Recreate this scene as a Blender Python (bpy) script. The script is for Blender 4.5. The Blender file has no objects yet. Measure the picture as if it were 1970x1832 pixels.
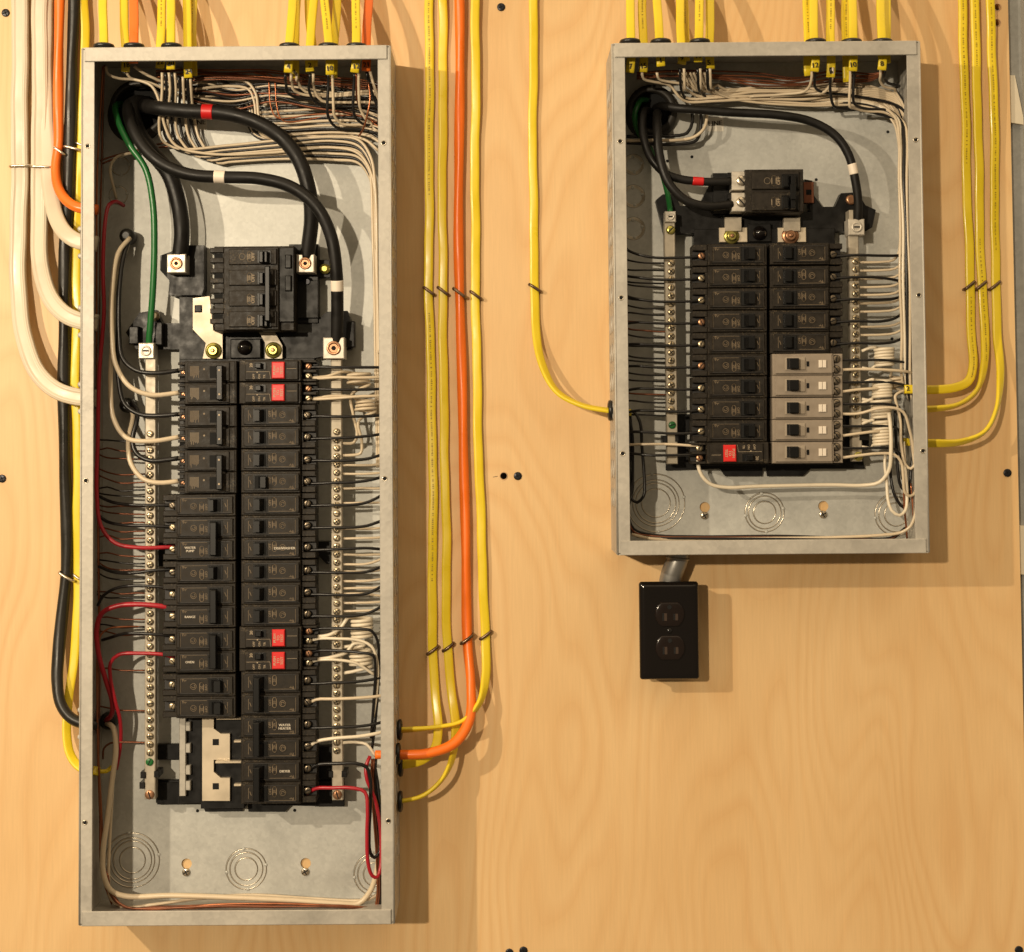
import bpy, bmesh, math, random
from mathutils import Vector, Matrix
random.seed(7)
SC = bpy.context.scene
COL = SC.collection

# ------------------------------------------------------------------ camera
PITCH, YAW, ROLL = 0.0413768, 0.0030737, -0.0077097
FPX, DCAM = 3000.0, 1.885
PPX, PPY = 955.814, 715.873          # principal point in photo pixels (1970 x 1832)
def cam_basis():
    F = Vector((0, math.cos(PITCH), math.sin(PITCH))); U = Vector((0, -math.sin(PITCH), math.cos(PITCH)))
    X = Vector((1, 0, 0)); Rz = Matrix.Rotation(YAW, 3, 'Z'); F, U, X = Rz @ F, Rz @ U, Rz @ X
    return math.cos(ROLL)*X + math.sin(ROLL)*U, -math.sin(ROLL)*X + math.cos(ROLL)*U, F
CX, CU, CF = cam_basis()
CPOS = Vector((0, -DCAM, 0))
cd = bpy.data.cameras.new('camera'); cam = bpy.data.objects.new('camera', cd); COL.objects.link(cam)
cd.sensor_width = 36.0; cd.sensor_fit = 'HORIZONTAL'; cd.lens = FPX/1970*36
cd.shift_x = (985-PPX)/1970; cd.shift_y = (PPY-916)/1970
cd.clip_start = 0.05; cd.clip_end = 50
M = Matrix.Identity(4)
for i in range(3):
    M[i][0] = CX[i]; M[i][1] = CU[i]; M[i][2] = -CF[i]; M[i][3] = CPOS[i]
cam.matrix_world = M
SC.camera = cam

# ------------------------------------------------------------------ light
w = bpy.data.worlds.new('World'); SC.world = w; w.use_nodes = True
# soft light of the room: lit ceiling above, dim room behind the camera
wn = w.node_tree; bg = wn.nodes['Background']; bg.inputs[0].default_value = (1.0, 0.77, 0.49, 1)
wc = wn.nodes.new('ShaderNodeTexCoord'); ws = wn.nodes.new('ShaderNodeSeparateXYZ'); wn.links.new(wc.outputs['Generated'], ws.inputs[0])
wm = wn.nodes.new('ShaderNodeMapRange'); wm.interpolation_type = 'SMOOTHSTEP'
wm.inputs[1].default_value = 0.10; wm.inputs[2].default_value = 0.85; wm.inputs[3].default_value = 0.13; wm.inputs[4].default_value = 1.45
wn.links.new(ws.outputs['Z'], wm.inputs[0]); wn.links.new(wm.outputs[0], bg.inputs[1])
def lamp(name, loc, power, radius, color):
    l = bpy.data.lights.new(name, 'POINT'); l.energy = power; l.shadow_soft_size = radius; l.color = color
    o = bpy.data.objects.new(name, l); o.location = loc; COL.objects.link(o); return o
lamp('room_lamp', (-1.69, -1.77, 0.68), 135, 0.018, (1.0, 0.83, 0.60))
lamp('ceiling_lamp', (-1.50, -4.10, 0.66), 430, 0.05, (1.0, 0.83, 0.60))
SC.view_settings.view_transform = 'Standard'; SC.view_settings.look = 'None'
SC.view_settings.exposure = 0.0; SC.view_settings.gamma = 1.0
SC.render.engine = 'CYCLES'

# ------------------------------------------------------------------ pixel -> world
def W(px, py, d):
    """photo pixel on the plane d mm in front of the board -> metres"""
    v = CF + CX*((px-PPX)/FPX) - CU*((py-PPY)/FPX)
    t = (-d/1000 + DCAM)/v.y
    return CPOS + v*t
def wx(px, py, d): return W(px, py, d).x
def wz(px, py, d): return W(px, py, d).z

# ------------------------------------------------------------------ materials
def mat(name, col, rough=0.5, metal=0.0, spec=0.5, var=0.0, vscale=40, bump=0.0, bscale=200, coat=0.0):
    m = bpy.data.materials.new(name); m.use_nodes = True; nt = m.node_tree; b = nt.nodes['Principled BSDF']
    b.inputs['Base Color'].default_value = (*col, 1); b.inputs['Roughness'].default_value = rough
    b.inputs['Metallic'].default_value = metal; b.inputs['Specular IOR Level'].default_value = spec
    b.inputs['Coat Weight'].default_value = coat
    tc = nt.nodes.new('ShaderNodeTexCoord')
    if var > 0:
        n = nt.nodes.new('ShaderNodeTexNoise'); n.inputs['Scale'].default_value = vscale; n.inputs['Detail'].default_value = 5
        nt.links.new(tc.outputs['Object'], n.inputs['Vector'])
        r = nt.nodes.new('ShaderNodeMapRange'); r.inputs[1].default_value = 0.3; r.inputs[2].default_value = 0.7
        r.inputs[3].default_value = 1-var; r.inputs[4].default_value = 1+var
        nt.links.new(n.outputs['Fac'], r.inputs[0])
        mx = nt.nodes.new('ShaderNodeVectorMath'); mx.operation = 'SCALE'; mx.inputs[0].default_value = col
        nt.links.new(r.outputs[0], mx.inputs['Scale']); nt.links.new(mx.outputs[0], b.inputs['Base Color'])
        r2 = nt.nodes.new('ShaderNodeMapRange'); r2.inputs[1].default_value = 0.3; r2.inputs[2].default_value = 0.7
        r2.inputs[3].default_value = max(rough-0.12, 0.05); r2.inputs[4].default_value = min(rough+0.12, 1)
        nt.links.new(n.outputs['Fac'], r2.inputs[0]); nt.links.new(r2.outputs[0], b.inputs['Roughness'])
    if bump > 0:
        n2 = nt.nodes.new('ShaderNodeTexNoise'); n2.inputs['Scale'].default_value = bscale; n2.inputs['Detail'].default_value = 3
        nt.links.new(tc.outputs['Object'], n2.inputs['Vector'])
        bp = nt.nodes.new('ShaderNodeBump'); bp.inputs['Strength'].default_value = bump; bp.inputs['Distance'].default_value = 0.001
        nt.links.new(n2.outputs['Fac'], bp.inputs['Height']); nt.links.new(bp.outputs[0], b.inputs['Normal'])
    return m
def galvanized(name, col, rough, metal, bump=0.05, vs=260):
    m = mat(name, col, rough, metal); nt = m.node_tree; b = nt.nodes['Principled BSDF']
    tc = nt.nodes['Texture Coordinate']
    v = nt.nodes.new('ShaderNodeTexVoronoi'); v.inputs['Scale'].default_value = vs
    n = nt.nodes.new('ShaderNodeTexNoise'); n.inputs['Scale'].default_value = 14; n.inputs['Detail'].default_value = 8; n.inputs['Roughness'].default_value = 0.7
    nt.links.new(tc.outputs['Object'], v.inputs['Vector']); nt.links.new(tc.outputs['Object'], n.inputs['Vector'])
    a = nt.nodes.new('ShaderNodeMapRange'); a.inputs[1].default_value = 0.25; a.inputs[2].default_value = 0.75; a.inputs[3].default_value = 0.74; a.inputs[4].default_value = 1.14
    nt.links.new(n.outputs['Fac'], a.inputs[0])
    s = nt.nodes.new('ShaderNodeSeparateColor'); nt.links.new(v.outputs['Color'], s.inputs[0])
    c = nt.nodes.new('ShaderNodeMapRange'); c.inputs[3].default_value = 0.95; c.inputs[4].default_value = 1.05; nt.links.new(s.outputs[0], c.inputs[0])
    mu = nt.nodes.new('ShaderNodeMath'); mu.operation = 'MULTIPLY'; nt.links.new(a.outputs[0], mu.inputs[0]); nt.links.new(c.outputs[0], mu.inputs[1])
    # dark rubbed smudges
    n3 = nt.nodes.new('ShaderNodeTexNoise'); n3.inputs['Scale'].default_value = 9; n3.inputs['Detail'].default_value = 12; n3.inputs['Roughness'].default_value = 0.8
    nt.links.new(tc.outputs['Object'], n3.inputs['Vector'])
    d = nt.nodes.new('ShaderNodeMapRange'); d.inputs[1].default_value = 0.60; d.inputs[2].default_value = 0.74; d.inputs[3].default_value = 1.0; d.inputs[4].default_value = 0.62
    nt.links.new(n3.outputs['Fac'], d.inputs[0])
    m2 = nt.nodes.new('ShaderNodeMath'); m2.operation = 'MULTIPLY'; nt.links.new(mu.outputs[0], m2.inputs[0]); nt.links.new(d.outputs[0], m2.inputs[1])
    vm = nt.nodes.new('ShaderNodeVectorMath'); vm.operation = 'SCALE'; vm.inputs[0].default_value = col
    nt.links.new(m2.outputs[0], vm.inputs['Scale']); nt.links.new(vm.outputs[0], b.inputs['Base Color'])
    r = nt.nodes.new('ShaderNodeMapRange'); r.inputs[1].default_value = 0.3; r.inputs[2].default_value = 0.7; r.inputs[3].default_value = rough-0.06; r.inputs[4].default_value = rough+0.12
    nt.links.new(n.outputs['Fac'], r.inputs[0]); nt.links.new(r.outputs[0], b.inputs['Roughness'])
    bp = nt.nodes.new('ShaderNodeBump'); bp.inputs['Strength'].default_value = bump; bp.inputs['Distance'].default_value = 0.0006
    nt.links.new(v.outputs['Distance'], bp.inputs['Height']); nt.links.new(bp.outputs[0], b.inputs['Normal'])
    return m
def wood(name):
    m = mat(name, (0.6, 0.4, 0.2), 0.42, 0, 0.35); nt = m.node_tree; b = nt.nodes['Principled BSDF']; L = nt.links.new
    tc = nt.nodes['Texture Coordinate']
    def mapping(s):
        k = nt.nodes.new('ShaderNodeMapping'); k.inputs['Scale'].default_value = s; L(tc.outputs['Object'], k.inputs['Vector']); return k
    def noise(mp, sc, det, ro=0.5):
        n = nt.nodes.new('ShaderNodeTexNoise'); n.inputs['Scale'].default_value = sc; n.inputs['Detail'].default_value = det; n.inputs['Roughness'].default_value = ro
        L(mp.outputs[0], n.inputs['Vector']); return n
    big = noise(mapping((2.5, 1, 0.62)), 1.9, 2.2, 0.40)
    k = nt.nodes.new('ShaderNodeMath'); k.operation = 'MULTIPLY'; k.inputs[1].default_value = 32; L(big.outputs['Fac'], k.inputs[0])
    fr = nt.nodes.new('ShaderNodeMath'); fr.operation = 'FRACT'; L(k.outputs[0], fr.inputs[0])
    ramp = nt.nodes.new('ShaderNodeValToRGB'); e = ramp.color_ramp.elements
    e[0].position = 0; e[0].color = (0.93, 0.865, 0.80, 1); e[1].position = 1; e[1].color = (0.95, 0.90, 0.84, 1)
    for p, c in ((0.14, 0.95), (0.40, 1.0), (0.75, 0.985)):
        q = ramp.color_ramp.elements.new(p); q.color = (c, c*c, c*c*c, 1)
    L(fr.outputs[0], ramp.inputs[0])
    fib = noise(mapping((70, 1, 3.0)), 6, 5, 0.65)
    fm = nt.nodes.new('ShaderNodeMapRange'); fm.inputs[1].default_value = 0.3; fm.inputs[2].default_value = 0.7; fm.inputs[3].default_value = 0.955; fm.inputs[4].default_value = 1.04; L(fib.outputs['Fac'], fm.inputs[0])
    blot = noise(mapping((1.6, 1, 0.8)), 3.2, 3)
    bm_ = nt.nodes.new('ShaderNodeMapRange'); bm_.inputs[1].default_value = 0.3; bm_.inputs[2].default_value = 0.7; L(blot.outputs['Fac'], bm_.inputs[0])
    mc = nt.nodes.new('ShaderNodeMix'); mc.data_type = 'RGBA'; mc.inputs[6].default_value = (0.660, 0.428, 0.200, 1); mc.inputs[7].default_value = (0.740, 0.508, 0.258, 1); L(bm_.outputs[0], mc.inputs[0])
    # ring lines vary in strength
    st = nt.nodes.new('ShaderNodeMix'); st.data_type = 'RGBA'; st.inputs[6].default_value = (1, 1, 1, 1)
    sn = noise(mapping((3, 1, 1.2)), 2.1, 2); sm = nt.nodes.new('ShaderNodeMapRange'); sm.inputs[1].default_value = 0.35; sm.inputs[2].default_value = 0.65; sm.inputs[3].default_value = 0.40; sm.inputs[4].default_value = 1.0
    L(sn.outputs['Fac'], sm.inputs[0]); L(sm.outputs[0], st.inputs[0]); L(ramp.outputs[0], st.inputs[7])
    v1 = nt.nodes.new('ShaderNodeVectorMath'); v1.operation = 'MULTIPLY'; L(mc.outputs[2], v1.inputs[0]); L(st.outputs[2], v1.inputs[1])
    v2 = nt.nodes.new('ShaderNodeVectorMath'); v2.operation = 'SCALE'; L(v1.outputs[0], v2.inputs[0]); L(fm.outputs[0], v2.inputs['Scale'])
    L(v2.outputs[0], b.inputs['Base Color'])
    return m
MT = {}
MT['wood'] = wood('birch_plywood')
MT['woodedge'] = mat('plywood_edge', (0.55, 0.36, 0.2), 0.7, var=0.15, vscale=60)
MT['galv'] = galvanized('galvanized_steel', (0.51, 0.51, 0.475), 0.52, 0.36)
MT['flange'] = galvanized('galvanized_flange', (0.46, 0.43, 0.375), 0.50, 0.30, 0.16, 170)
MT['black'] = mat('breaker_plastic', (0.0175, 0.0135, 0.0092), 0.50, spec=0.25, var=0.28, vscale=160, bump=0.15, bscale=900)
def dusty(m):
    nt = m.node_tree; b = nt.nodes['Principled BSDF']; src = b.inputs['Base Color'].links[0].from_socket
    n = nt.nodes.new('ShaderNodeTexNoise'); n.inputs['Scale'].default_value = 520; n.inputs['Detail'].default_value = 2
    nt.links.new(nt.nodes['Texture Coordinate'].outputs['Object'], n.inputs['Vector'])
    n2 = nt.nodes.new('ShaderNodeTexNoise'); n2.inputs['Scale'].default_value = 45; nt.links.new(nt.nodes['Texture Coordinate'].outputs['Object'], n2.inputs['Vector'])
    a = nt.nodes.new('ShaderNodeMath'); a.operation = 'MULTIPLY'; nt.links.new(n.outputs['Fac'], a.inputs[0]); nt.links.new(n2.outputs['Fac'], a.inputs[1])
    r = nt.nodes.new('ShaderNodeMapRange'); r.inputs[1].default_value = 0.33; r.inputs[2].default_value = 0.42; r.inputs[3].default_value = 0; r.inputs[4].default_value = 0.7
    nt.links.new(a.outputs[0], r.inputs[0])
    x = nt.nodes.new('ShaderNodeMix'); x.data_type = 'RGBA'; x.inputs[7].default_value = (0.085, 0.066, 0.042, 1)
    nt.links.new(r.outputs[0], x.inputs[0]); nt.links.new(src, x.inputs[6]); nt.links.new(x.outputs[2], b.inputs['Base Color'])
dusty(MT['black'])
MT['black2'] = mat('base_plastic', (0.0065, 0.0060, 0.0056), 0.42, spec=0.28, var=0.08, vscale=90)
MT['handle'] = mat('handle_plastic', (0.0038, 0.0037, 0.0036), 0.34, spec=0.35)
MT['hole'] = mat('deep_black', (0.004, 0.004, 0.004), 0.9)
MT['bar'] = mat('tin_bar', (0.42, 0.37, 0.29), 0.5, 0.4, var=0.10, vscale=120)
MT['lug'] = mat('aluminium_lug', (0.58, 0.53, 0.45), 0.42, 0.4, var=0.06, vscale=150)
MT['bus'] = mat('tinned_bus', (0.60, 0.51, 0.38), 0.45, 0.3, var=0.06)
MT['screw'] = mat('zinc_screw', (0.50, 0.41, 0.27), 0.32, 0.9)
MT['brass'] = mat('zinc_yellow', (0.50, 0.44, 0.12), 0.30, 0.85)
MT['copper'] = mat('bare_copper', (0.36, 0.13, 0.06), 0.35, 0.85, var=0.2)
MT['copperdark'] = mat('dull_copper', (0.20, 0.075, 0.04), 0.42, 0.7, var=0.25)
MT['coppernut'] = mat('copper_screw', (0.42, 0.22, 0.12), 0.35, 0.8)
MT['wblack'] = mat('black_insulation', (0.010, 0.009, 0.0085), 0.32, spec=0.45)
MT['wwhite'] = mat('white_insulation', (0.62, 0.51, 0.36), 0.36, var=0.06)
MT['wwhite2'] = mat('bright_insulation', (0.74, 0.65, 0.50), 0.36, var=0.05)
MT['wred'] = mat('red_insulation', (0.36, 0.012, 0.022), 0.34)
MT['wgreen'] = mat('green_insulation', (0.012, 0.12, 0.025), 0.32)
MT['feeder'] = mat('feeder_rubber', (0.0080, 0.0070, 0.0060), 0.46, spec=0.28, var=0.2, vscale=60)
MT['yellow'] = mat('yellow_jacket', (0.74, 0.555, 0.018), 0.36, var=0.05, vscale=30)
MT['orange'] = mat('orange_jacket', (0.86, 0.165, 0.012), 0.36, var=0.05, vscale=30)
MT['jblack'] = mat('black_jacket', (0.015, 0.0135, 0.0105), 0.36, spec=0.35, var=0.15, vscale=30, bump=0.3, bscale=60)
MT['jwhite'] = mat('white_jacket', (0.60, 0.515, 0.385), 0.40, var=0.05, vscale=30)
MT['tapered'] = mat('red_tape', (0.55, 0.010, 0.010), 0.40)
MT['tapewhite'] = mat('white_tape', (0.80, 0.70, 0.58), 0.45)
MT['redbtn'] = mat('red_button', (0.62, 0.018, 0.016), 0.40)
MT['cream'] = mat('cream_print', (0.42, 0.33, 0.22), 0.6)
MT['print'] = mat('moulded_print', (0.20, 0.145, 0.085), 0.6)
MT['print2'] = mat('pale_print', (0.26, 0.20, 0.13), 0.6)
MT['wprint'] = mat('white_print', (0.52, 0.46, 0.37), 0.5)
MT['ink'] = mat('marker_ink', (0.02, 0.012, 0.006), 0.5)
MT['jprint'] = mat('jacket_ink', (0.30, 0.20, 0.012), 0.5)
MT['taupe'] = mat('taupe_plastic', (0.265, 0.218, 0.168), 0.45, var=0.06, vscale=100)
MT['taupe2'] = mat('taupe_light', (0.33, 0.275, 0.21), 0.45)
MT['btnwhite'] = mat('white_button', (0.74, 0.66, 0.56), 0.4)
MT['rust'] = mat('dark_staple', (0.16, 0.105, 0.065), 0.36, 0.8, var=0.3)
MT['silver'] = mat('silver_staple', (0.62, 0.55, 0.44), 0.28, 0.9)
MT['conduit'] = mat('grey_conduit', (0.30, 0.29, 0.27), 0.35, 0.6, var=0.1)
MT['gloss'] = mat('gloss_black', (0.006, 0.0045, 0.004), 0.12, spec=0.6)
MT['brown'] = mat('brown_receptacle', (0.012, 0.0075, 0.006), 0.16)
MT['slot'] = mat('brass_slot', (0.09, 0.06, 0.045), 0.4, 0.7)
MT['hub'] = mat('hub_plastic', (0.03, 0.026, 0.021), 0.5, var=0.1)
MT['bush'] = mat('bushing_plastic', (0.008, 0.008, 0.008), 0.35)
MT['scr'] = mat('black_oxide', (0.03, 0.03, 0.035), 0.35, 0.7)
MT['termdark'] = mat('dull_terminal', (0.22, 0.18, 0.13), 0.3, 0.85)
MT['stud'] = galvanized('stud_steel', (0.33, 0.33, 0.31), 0.5, 0.4)
MT['foam'] = mat('cream_foam', (0.62, 0.55, 0.42), 0.8, var=0.05)
MT['paint'] = mat('white_paint', (0.85, 0.83, 0.80), 0.6)
MT['sticker'] = mat('clear_sticker', (0.62, 0.58, 0.50), 0.35)
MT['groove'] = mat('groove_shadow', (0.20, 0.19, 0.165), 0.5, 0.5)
MT['plate'] = mat('breaker_black_side', (0.012, 0.010, 0.009), 0.5)

# ------------------------------------------------------------------ mesh helpers
class MB:
    def __init__(s): s.v = []; s.f = []; s.sm = []; s.mi = []; s.cur = 0
    def add(s, vs, fs, smooth=False):
        o = len(s.v); s.v += [tuple(x) for x in vs]; s.f += [tuple(i+o for i in f) for f in fs]; s.sm += [smooth]*len(fs); s.mi += [s.cur]*len(fs)
    def box(s, x0, x1, y0, y1, z0, z1, c=0.0):
        """axis box, edges toward -y chamfered by c"""
        if x0 > x1: x0, x1 = x1, x0
        if y0 > y1: y0, y1 = y1, y0
        if z0 > z1: z0, z1 = z1, z0
        if c <= 0:
            vs = [(x0,y0,z0),(x1,y0,z0),(x1,y0,z1),(x0,y0,z1),(x0,y1,z0),(x1,y1,z0),(x1,y1,z1),(x0,y1,z1)]
            s.add(vs, [(0,1,2,3),(5,4,7,6),(4,0,3,7),(1,5,6,2),(3,2,6,7),(4,5,1,0)])
        else:
            yc = y0+c
            vs = [(x0+c,y0,z0+c),(x1-c,y0,z0+c),(x1-c,y0,z1-c),(x0+c,y0,z1-c),(x0,yc,z0),(x1,yc,z0),(x1,yc,z1),(x0,yc,z1),
                  (x0,y1,z0),(x1,y1,z0),(x1,y1,z1),(x0,y1,z1)]
            s.add(vs, [(0,1,2,3),(4,5,1,0),(5,6,2,1),(6,7,3,2),(7,4,0,3),(8,9,5,4),(9,10,6,5),(10,11,7,6),(11,8,4,7),(9,8,11,10)])
    def lathe(s, c, axis, prof, n=16, smooth=True, cap0=True, cap1=True):
        a = Vector(axis).normalized(); t = Vector((0,0,1)) if abs(a.z) < 0.9 else Vector((1,0,0))
        u = a.cross(t).normalized(); v = a.cross(u); c = Vector(c); vs = []
        for h, r in prof:
            for i in range(n):
                q = 2*math.pi*i/n; vs.append(c + a*h + u*(r*math.cos(q)) + v*(r*math.sin(q)))
        fs = []
        for k in range(len(prof)-1):
            for i in range(n):
                j = (i+1) % n; fs.append((k*n+i, k*n+j, (k+1)*n+j, (k+1)*n+i))
        s.add(vs, fs, smooth)
        o = len(s.v)-len(vs)
        if cap0: s.f.append(tuple(o+i for i in range(n))[::-1]); s.sm.append(False); s.mi.append(s.cur)
        if cap1: s.f.append(tuple(o+(len(prof)-1)*n+i for i in range(n))); s.sm.append(False); s.mi.append(s.cur)
    def torus(s, c, axis, R, r, n=28, m=6, a0=0, a1=2*math.pi):
        a = Vector(axis).normalized(); t = Vector((0,0,1)) if abs(a.z) < 0.9 else Vector((1,0,0))
        u = a.cross(t).normalized(); v = a.cross(u); c = Vector(c); vs = []; fs = []
        full = abs(a1-a0-2*math.pi) < 1e-6; cnt = n if full else n+1
        for i in range(cnt):
            q = a0+(a1-a0)*i/n; d = u*math.cos(q)+v*math.sin(q)
            for j in range(m):
                p = 2*math.pi*j/m; vs.append(c + d*(R+r*math.cos(p)) + a*(r*math.sin(p)))
        for i in range(n):
            i2 = (i+1) % cnt
            for j in range(m):
                j2 = (j+1) % m; fs.append((i*m+j, i2*m+j, i2*m+j2, i*m+j2))
        s.add(vs, fs, True)
    def prism(s, pts, y0, y1):
        """polygon pts [(x,z)] between depths y0 (front, more negative) and y1"""
        ar = sum(pts[i][0]*pts[(i+1) % len(pts)][1]-pts[(i+1) % len(pts)][0]*pts[i][1] for i in range(len(pts)))
        if ar < 0: pts = pts[::-1]
        n = len(pts)
        vs = [(x, y0, z) for x, z in pts]+[(x, y1, z) for x, z in pts]
        fs = [tuple(range(n)), tuple(range(2*n-1, n-1, -1))]+[(i, i+n, (i+1) % n+n, (i+1) % n) for i in range(n)]
        s.add(vs, fs)
    def strip(s, pts, wd, y, closed=False):
        """flat line of width wd along pts [(x,z)] at depth y"""
        n = len(pts); k = n if closed else n-1
        for i in range(k):
            a = Vector(pts[i]); b = Vector(pts[(i+1) % n]); d = (b-a)
            if d.length < 1e-9: continue
            d.normalize(); q = Vector((-d.y, d.x))*wd/2; a = a-d*wd/2; b = b+d*wd/2
            p = [a-q, b-q, b+q, a+q]
            s.add([(t.x, y, t.y) for t in p], [(0,1,2,3)])
    def mesh(s, name):
        me = bpy.data.meshes.new(name); me.from_pydata(s.v, [], s.f); me.validate()
        if len(me.polygons) == len(s.sm): me.polygons.foreach_set('use_smooth', s.sm); me.polygons.foreach_set('material_index', s.mi)
        me.update(); return me
    def build(s, name, m, parent=None, loc=None):
        me = s.mesh(name); return link(name, me, m, parent, loc)
def link(name, me, m, parent=None, loc=None):
    if m and not me.materials:
        for q in ((m,) if isinstance(m, str) else m): me.materials.append(MT[q])
    o = bpy.data.objects.new(name, me); COL.objects.link(o)
    if parent: o.parent = parent
    if loc is not None: o.location = loc
    return o
def tag(o, label=None, cat=None, group=None, kind=None):
    if label: o['label'] = label
    if cat: o['category'] = cat
    if group: o['group'] = group
    if kind: o['kind'] = kind
    return o
def empty(name, loc, label, cat, group=None):
    o = bpy.data.objects.new(name, None); o.empty_display_size = 0.01; COL.objects.link(o); o.location = loc
    return tag(o, label, cat, group)
def keep(o, parent):
    """parent with world coordinates kept (parents are never rotated when this is used)"""
    o.parent = parent; o.location = o.location - parent.location; return o
_tc = {}
def text_geo(txt, size):
    k = (txt, size)
    if k not in _tc:
        cu = bpy.data.curves.new('t', 'FONT'); cu.body = txt; cu.size = size; cu.align_x = 'CENTER'; cu.align_y = 'CENTER'; cu.resolution_u = 2
        ob = bpy.data.objects.new('t', cu); COL.objects.link(ob)
        dg = bpy.context.evaluated_depsgraph_get(); me = bpy.data.meshes.new_from_object(ob.evaluated_get(dg))
        _tc[k] = ([tuple(v.co) for v in me.vertices], [tuple(p.vertices) for p in me.polygons])
        bpy.data.objects.remove(ob); bpy.data.curves.remove(cu); bpy.data.meshes.remove(me)
    return _tc[k]
def add_text(mb, txt, size, x, z, y, ang=0.0, bold=0.0):
    vs, fs = text_geo(txt, size); c, s_ = math.cos(ang), math.sin(ang)
    offs = [(0, 0)] if bold == 0 else [(-bold, 0), (bold, 0)]
    for ox, oz in offs:
        mb.add([(x+(a+ox)*c-(b+oz)*s_, y, z+(a+ox)*s_+(b+oz)*c) for a, b, _ in vs], fs)
        y -= 0.00003
def curve_pts(pts, step=0.005):
    """Catmull-Rom through world points"""
    P = [Vector(p) for p in pts]; P = [P[0]*2-P[1]]+P+[P[-1]*2-P[-2]]; out = []
    for i in range(1, len(P)-2):
        p0, p1, p2, p3 = P[i-1:i+3]; n = max(2, int((p2-p1).length/step))
        d01 = max((p1-p0).length, 1e-5)**.5; d12 = max((p2-p1).length, 1e-5)**.5; d23 = max((p3-p2).length, 1e-5)**.5
        m1 = ((p1-p0)/d01-(p2-p0)/(d01+d12)+(p2-p1)/d12)*d12
        m2 = ((p2-p1)/d12-(p3-p1)/(d12+d23)+(p3-p2)/d23)*d12
        for k in range(n):
            t = k/n; t2 = t*t; t3 = t2*t
            out.append((2*t3-3*t2+1)*p1+(t3-2*t2+t)*m1+(-2*t3+3*t2)*p2+(t3-t2)*m2)
    out.append(P[-2]); return out
def tube(mb, pts, r, n=8, step=0.005, lump=0.0, lumpk=0.0):
    C = curve_pts(pts, step); vs = []; fs = []; prev = None; s = 0
    for i, p in enumerate(C):
        t = (C[min(i+1, len(C)-1)]-C[max(i-1, 0)])
        if t.length < 1e-9: t = Vector((0, 0, 1))
        t.normalize()
        if prev is None: u = t.orthogonal().normalized()
        else: u = (prev-t*prev.dot(t)); u = u.normalized() if u.length > 1e-6 else t.orthogonal().normalized()
        prev = u; v = t.cross(u)
        if i: s += (C[i]-C[i-1]).length
        for j in range(n):
            q = 2*math.pi*j/n; rr = r*(1+lump*math.cos(2*q-lumpk*s)) if lump else r
            vs.append(p+u*(rr*math.cos(q))+v*(rr*math.sin(q)))
    m = len(C)
    for i in range(m-1):
        for j in range(n):
            k = (j+1) % n; fs.append((i*n+j, i*n+k, (i+1)*n+k, (i+1)*n+j))
    fs.append(tuple(range(n))[::-1]); fs.append(tuple((m-1)*n+j for j in range(n)))
    mb.add(vs, fs, True); return C
def pxpts(pts): return [W(*p) for p in pts]
def wire(name, label, group, m, r, pts, cat='wire', px=True, lump=0, lumpk=0, n=8, step=0.005):
    mb = MB(); tube(mb, pxpts(pts) if px else pts, r/1000, n, step, lump, lumpk)
    return tag(mb.build(name, m), label, cat, group)
def sleeve(name, m, parent, pts, r, x, y, ln):
    """tape wrapped round a cable near pixel x,y"""
    C = curve_pts(pxpts(pts), 0.002); t = W(x, y, 60)
    k = min(range(len(C)), key=lambda i: (C[i].x-t.x)**2+(C[i].z-t.z)**2)
    h = max(1, int(ln/2/0.002/1000)); seg = C[max(0, k-h):k+h+1]
    mb = MB(); tube(mb, seg, r/1000, 14, 0.004); return mb.build(name, m, parent)
def flat_section(wd, th, lobes, n=20):
    out = []
    for i in range(n):
        q = 2*math.pi*i/n; c, s = math.cos(q), math.sin(q)
        u = abs(c)**0.55*(1 if c > 0 else -1); v = abs(s)**0.62*(1 if s > 0 else -1)
        g = 1.0
        if lobes: g = 1-(0.30 if lobes > 2 else 0.14)*(0.5+0.5*math.cos(lobes*math.pi*(u+1)+(math.pi if lobes % 2 == 0 else math.pi)*0))*abs(s)**0.5 if abs(u) < 0.88 else 1
        out.append((u*wd/2, v*th/2*g))
    return out
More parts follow.
